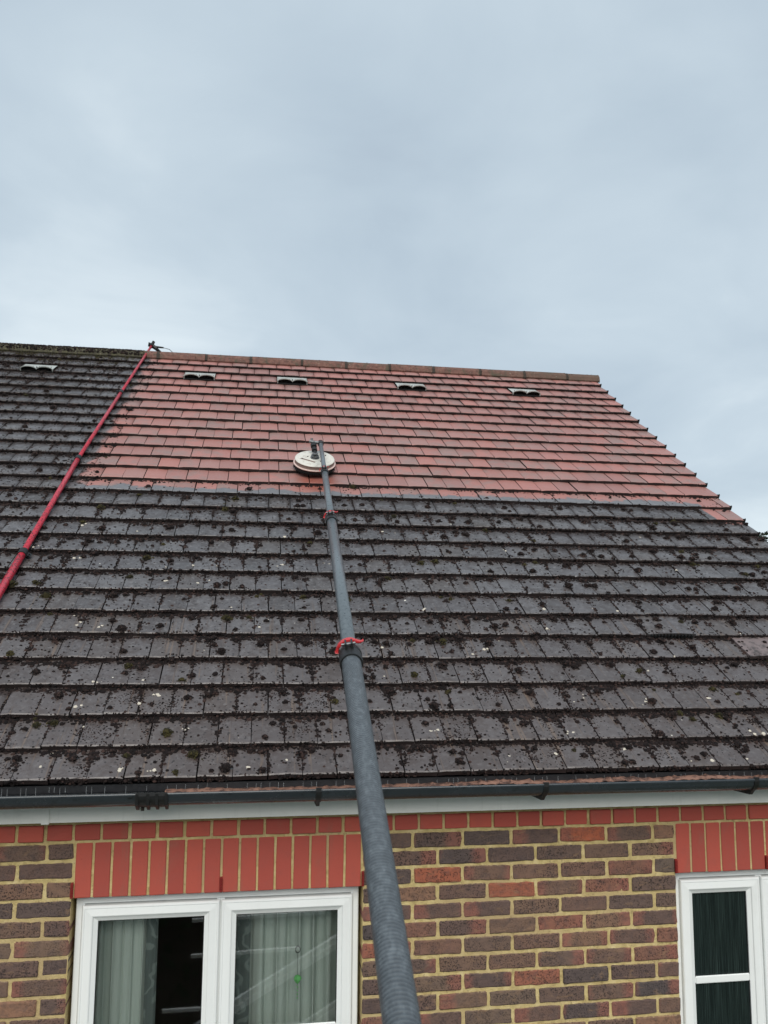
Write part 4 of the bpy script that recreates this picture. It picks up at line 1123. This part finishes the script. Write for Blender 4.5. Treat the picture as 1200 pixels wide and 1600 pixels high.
m_ = MB(); m_.tube([side_tip+Vector((-0.03, 0, 0.012)), side_tip+Vector((0.045, 0.004, 0.004))], [0.011, 0.013], 8); m_.tube([side_tip+Vector((-0.006, 0, 0)), side_tip+Vector((-0.012, 0, 0.035))], 0.009, 8)
m_.build('elbow', MAT['steel'], lance)
m_ = MB(); tp = TIP-ax*0.01; m_.tube([tp-ax*0.03, tp-ax*0.028, tp+ax*0.026, tp+ax*0.030], [0.016, 0.0215, 0.0215, 0.014], 14, smooth=False); m_.box(-0.02, 0.02, -0.012, 0.012, 0.0, 0.03, axis_frame(tp, tp+ax) @ Matrix.Translation((0.0, 0, 0)))
m_.build('end_joint', MAT['black'], lance)
m_ = MB(); m_.tube([tp+ax*0.030, tp+ax*0.036], [0.0235, 0.0235], 16, smooth=False); m_.build('end_collar', simple('dark_red_collar', rgb(96, 34, 36), 0.5), lance)

# the second pole, red, lying on the roof
RP = []
for px, py in ((0, 925), (37, 862), (123, 715), (190, 612), (237, 540)):
    d = ray(px, py); nrm = Vector((0, -SP, CP)); p0 = roofp(0, 0, 0.019); t = (p0-CAM).dot(nrm)/d.dot(nrm); RP.append(CAM+d*t)
down = (RP[0]-RP[1]).normalized()
p_start = RP[0]+down*3.4
red = empty('telescopic_pole', p_start, label='red telescopic pole lying up the roof slope with its dark hook over the ridge', cat='pole')
radii = [0.0205, 0.0168, 0.0134, 0.0115]
segs = [(p_start, RP[1]), (RP[1], RP[2]), (RP[2], RP[3]), (RP[3], RP[4])]
for (a_, b_), r in zip(segs, radii):
    u = (b_-a_).normalized(); section('pole_section', a_-u*0.06 if a_ is not p_start else a_, b_, r, MAT['redpole'], red, 20)
for i, (j, r1, r2) in enumerate(((1, 0.0205, 0.0168), (2, 0.0168, 0.0134), (3, 0.0134, 0.0115))):
    u = (RP[j]-RP[j-1]).normalized(); M = axis_frame(RP[j], RP[j]+u); m_ = MB(); rb = r1+0.005
    m_.lathe([(r1, -0.04), (rb, -0.038), (rb, 0.004), (r2+0.004, 0.014), (r2, 0.016)], 20, M)
    Rz = M @ Matrix.Rotation(0.6+i*1.3, 4, 'Z')
    for yy in (-0.011, 0.005): m_.box(rb-0.004, rb+0.02, yy, yy+0.006, -0.03, 0.002, Rz)
    cl = m_.build('clamp', MAT['black'], red)
    m_ = MB(); m_.box(rb+0.004, rb+0.010, -0.02, 0.035, -0.022, -0.008, Rz); m_.build('clamp_lever', MAT['black'], cl, bevel=0.001)
m_ = MB(); tpn = RP[4]; u = (RP[4]-RP[3]).normalized()
m_.tube([tpn-u*0.03, tpn+u*0.03], [0.021, 0.021], 10, smooth=False)
m_.tube([tpn+u*0.01, tpn+Vector((0.045, 0.0, -0.03)), tpn+Vector((0.085, 0.02, -0.06))], [0.022, 0.018, 0.014], 8, smooth=False)
m_.tube([tpn+u*0.02, tpn+Vector((-0.035, 0.01, 0.015))], [0.016, 0.024], 8, smooth=False)
m_.tube([tpn+Vector((0.03, 0, -0.01)), tpn+Vector((0.115, 0.01, -0.012))], [0.012, 0.008], 8, smooth=False)
m_.tube([tpn+Vector((0.0, 0, 0.0)), tpn+Vector((0.02, 0.0, 0.045))], [0.018, 0.014], 8, smooth=False)
m_.build('hook_end', MAT['black'], red)
m_ = MB(); m_.tube([tpn+Vector((0.11, 0.01, -0.012)), tpn+Vector((0.17, 0.03, -0.02)), tpn+Vector((0.22, 0.05, -0.06)), tpn+Vector((0.24, 0.08, -0.11))], 0.0028, 6); m_.build('cord', MAT['string'], red)

# ------------------------------------------------------------------ conifer beyond the gable
def conifer(loc, H, R_, seed, label):
    rr = random.Random(seed); t = empty('conifer_tree', loc, label=label, cat='tree'); base = Vector(loc)
    m_ = MB(); m_.tube([base, base+Vector((0.05, 0, H*0.5)), base+Vector((0, 0, H*0.985))], [H*0.022, H*0.012, 0.01], 8); m_.build('trunk', MAT['bark'], t)
    m_ = MB(); z = H*0.12
    while z < H*0.995:
        f = 1-z/H; rad = R_*(f**0.8)+0.05; nb_ = max(4, int(5+f*9))
        for b_ in range(nb_):
            a_ = rr.uniform(0, 6.283); L_ = rad*rr.uniform(0.55, 1.1); up = rr.uniform(-0.15, 0.45)
            d_ = Vector((math.cos(a_), math.sin(a_), up)).normalized(); side = d_.cross(Vector((0, 0, 1))).normalized()
            o_ = base+Vector((0, 0, z)); nn_ = max(4, int(L_/0.045))
            for q in range(nn_):
                c_ = o_+d_*(L_*(q+0.5)/nn_)+Vector((0, 0, -0.10*((q/nn_)**2)*L_))
                for sgn in (-1, 1):
                    l_ = 0.10*rr.uniform(0.5, 1.2)*(1.1-0.6*q/nn_); e_ = c_+side*sgn*l_+d_*l_*0.7+Vector((0, 0, rr.uniform(-0.03, 0.05))); w_ = Vector((rr.gauss(0, 1), rr.gauss(0, 1), rr.gauss(0, 1))).normalized()*0.018
                    m_.add([c_-w_, c_+w_, e_+w_*0.5, e_-w_*0.5], [(0, 1, 2, 3)])
        z += 0.07+0.05*f
    m_.build('crown', MAT['foliage'], t)
tb = at(1196, 828, 15.0)
conifer((tb.x, tb.y, GZ), tb.z-GZ, 1.25, 3, 'dark green conifer whose tip shows past the lower right edge of the roof')

# ------------------------------------------------------------------ hedge and lean-to added behind the viewer to shape the window reflections
def hedge(x0, x1, y, H, D, seed, label):
    rr = random.Random(seed); h_ = MB()
    for _ in range(int((x1-x0)*H*170)):
        c_ = Vector((rr.uniform(x0, x1), y+rr.uniform(-D, D)*0.5, GZ+H*rr.uniform(0.0, 1.0)+rr.gauss(0, 0.12))); s_ = rr.uniform(0.05, 0.14)
        a_ = Vector((rr.gauss(0, 1), rr.gauss(0, 1), rr.gauss(0, 1))).normalized(); b_ = a_.cross(Vector((rr.gauss(0, 1), rr.gauss(0, 1), rr.gauss(0, 1)))).normalized()
        h_.add([c_-a_*s_, c_+b_*s_*0.6, c_+a_*s_, c_-b_*s_*0.6], [(0, 1, 2, 3)])
    t = empty('hedge', ((x0+x1)/2, y, GZ), label=label, cat='hedge'); h_.build('leaves', MAT['hedge'], t)
    c_ = MB(); c_.box(x0, x1, y-D*0.3, y+D*0.3, GZ, GZ+H*0.93); c_.build('branches', MAT['bark'], t)
hedge(-7, 9, -9.5, 4.6, 1.2, 5, 'tall dark hedge added behind the viewer to darken the window reflections')  # unseen, added so the panes reflect something dark
lt = empty('added_lean_to', (1.0, -5.0, GZ), label='white framed lean-to added behind the viewer to mirror as pale bars in the right pane', cat='lean-to')  # invented frame, bars laid out for their reflection in the glass
def rail(name, a_, b_, w_, h_):
    m_ = MB(); a_, b_ = Vector(a_), Vector(b_); M = axis_frame(a_, b_); L_ = (b_-a_).length
    m_.box(-w_/2, w_/2, -h_/2, h_/2, 0, L_, M); m_.build(name, MAT['upvc'], lt)
for dz in (0.0, -0.075): rail('rafter', (-0.2, -5.0, -3.08+dz), (2.6, -5.0, -1.53+dz), 0.05, 0.045)
for dz in (-0.62, -0.68, -0.73): rail('rafter', (-0.2, -5.0, -3.08+dz), (2.6, -5.0, -1.53+dz), 0.04, 0.028)
rail('beam', (0.16, -5.1, -1.88), (1.5, -5.1, -1.86), 0.03, 0.03); rail('beam', (0.16, -5.1, -2.22), (1.25, -5.1, -2.20), 0.03, 0.03); rail('beam', (-0.1, -5.1, -2.72), (0.35, -5.1, -2.72), 0.03, 0.03)
for x, z in ((-0.2, -3.08), (2.6, -1.53)): rail('post', (x, -5.0, GZ), (x, -5.0, z), 0.08, 0.08)
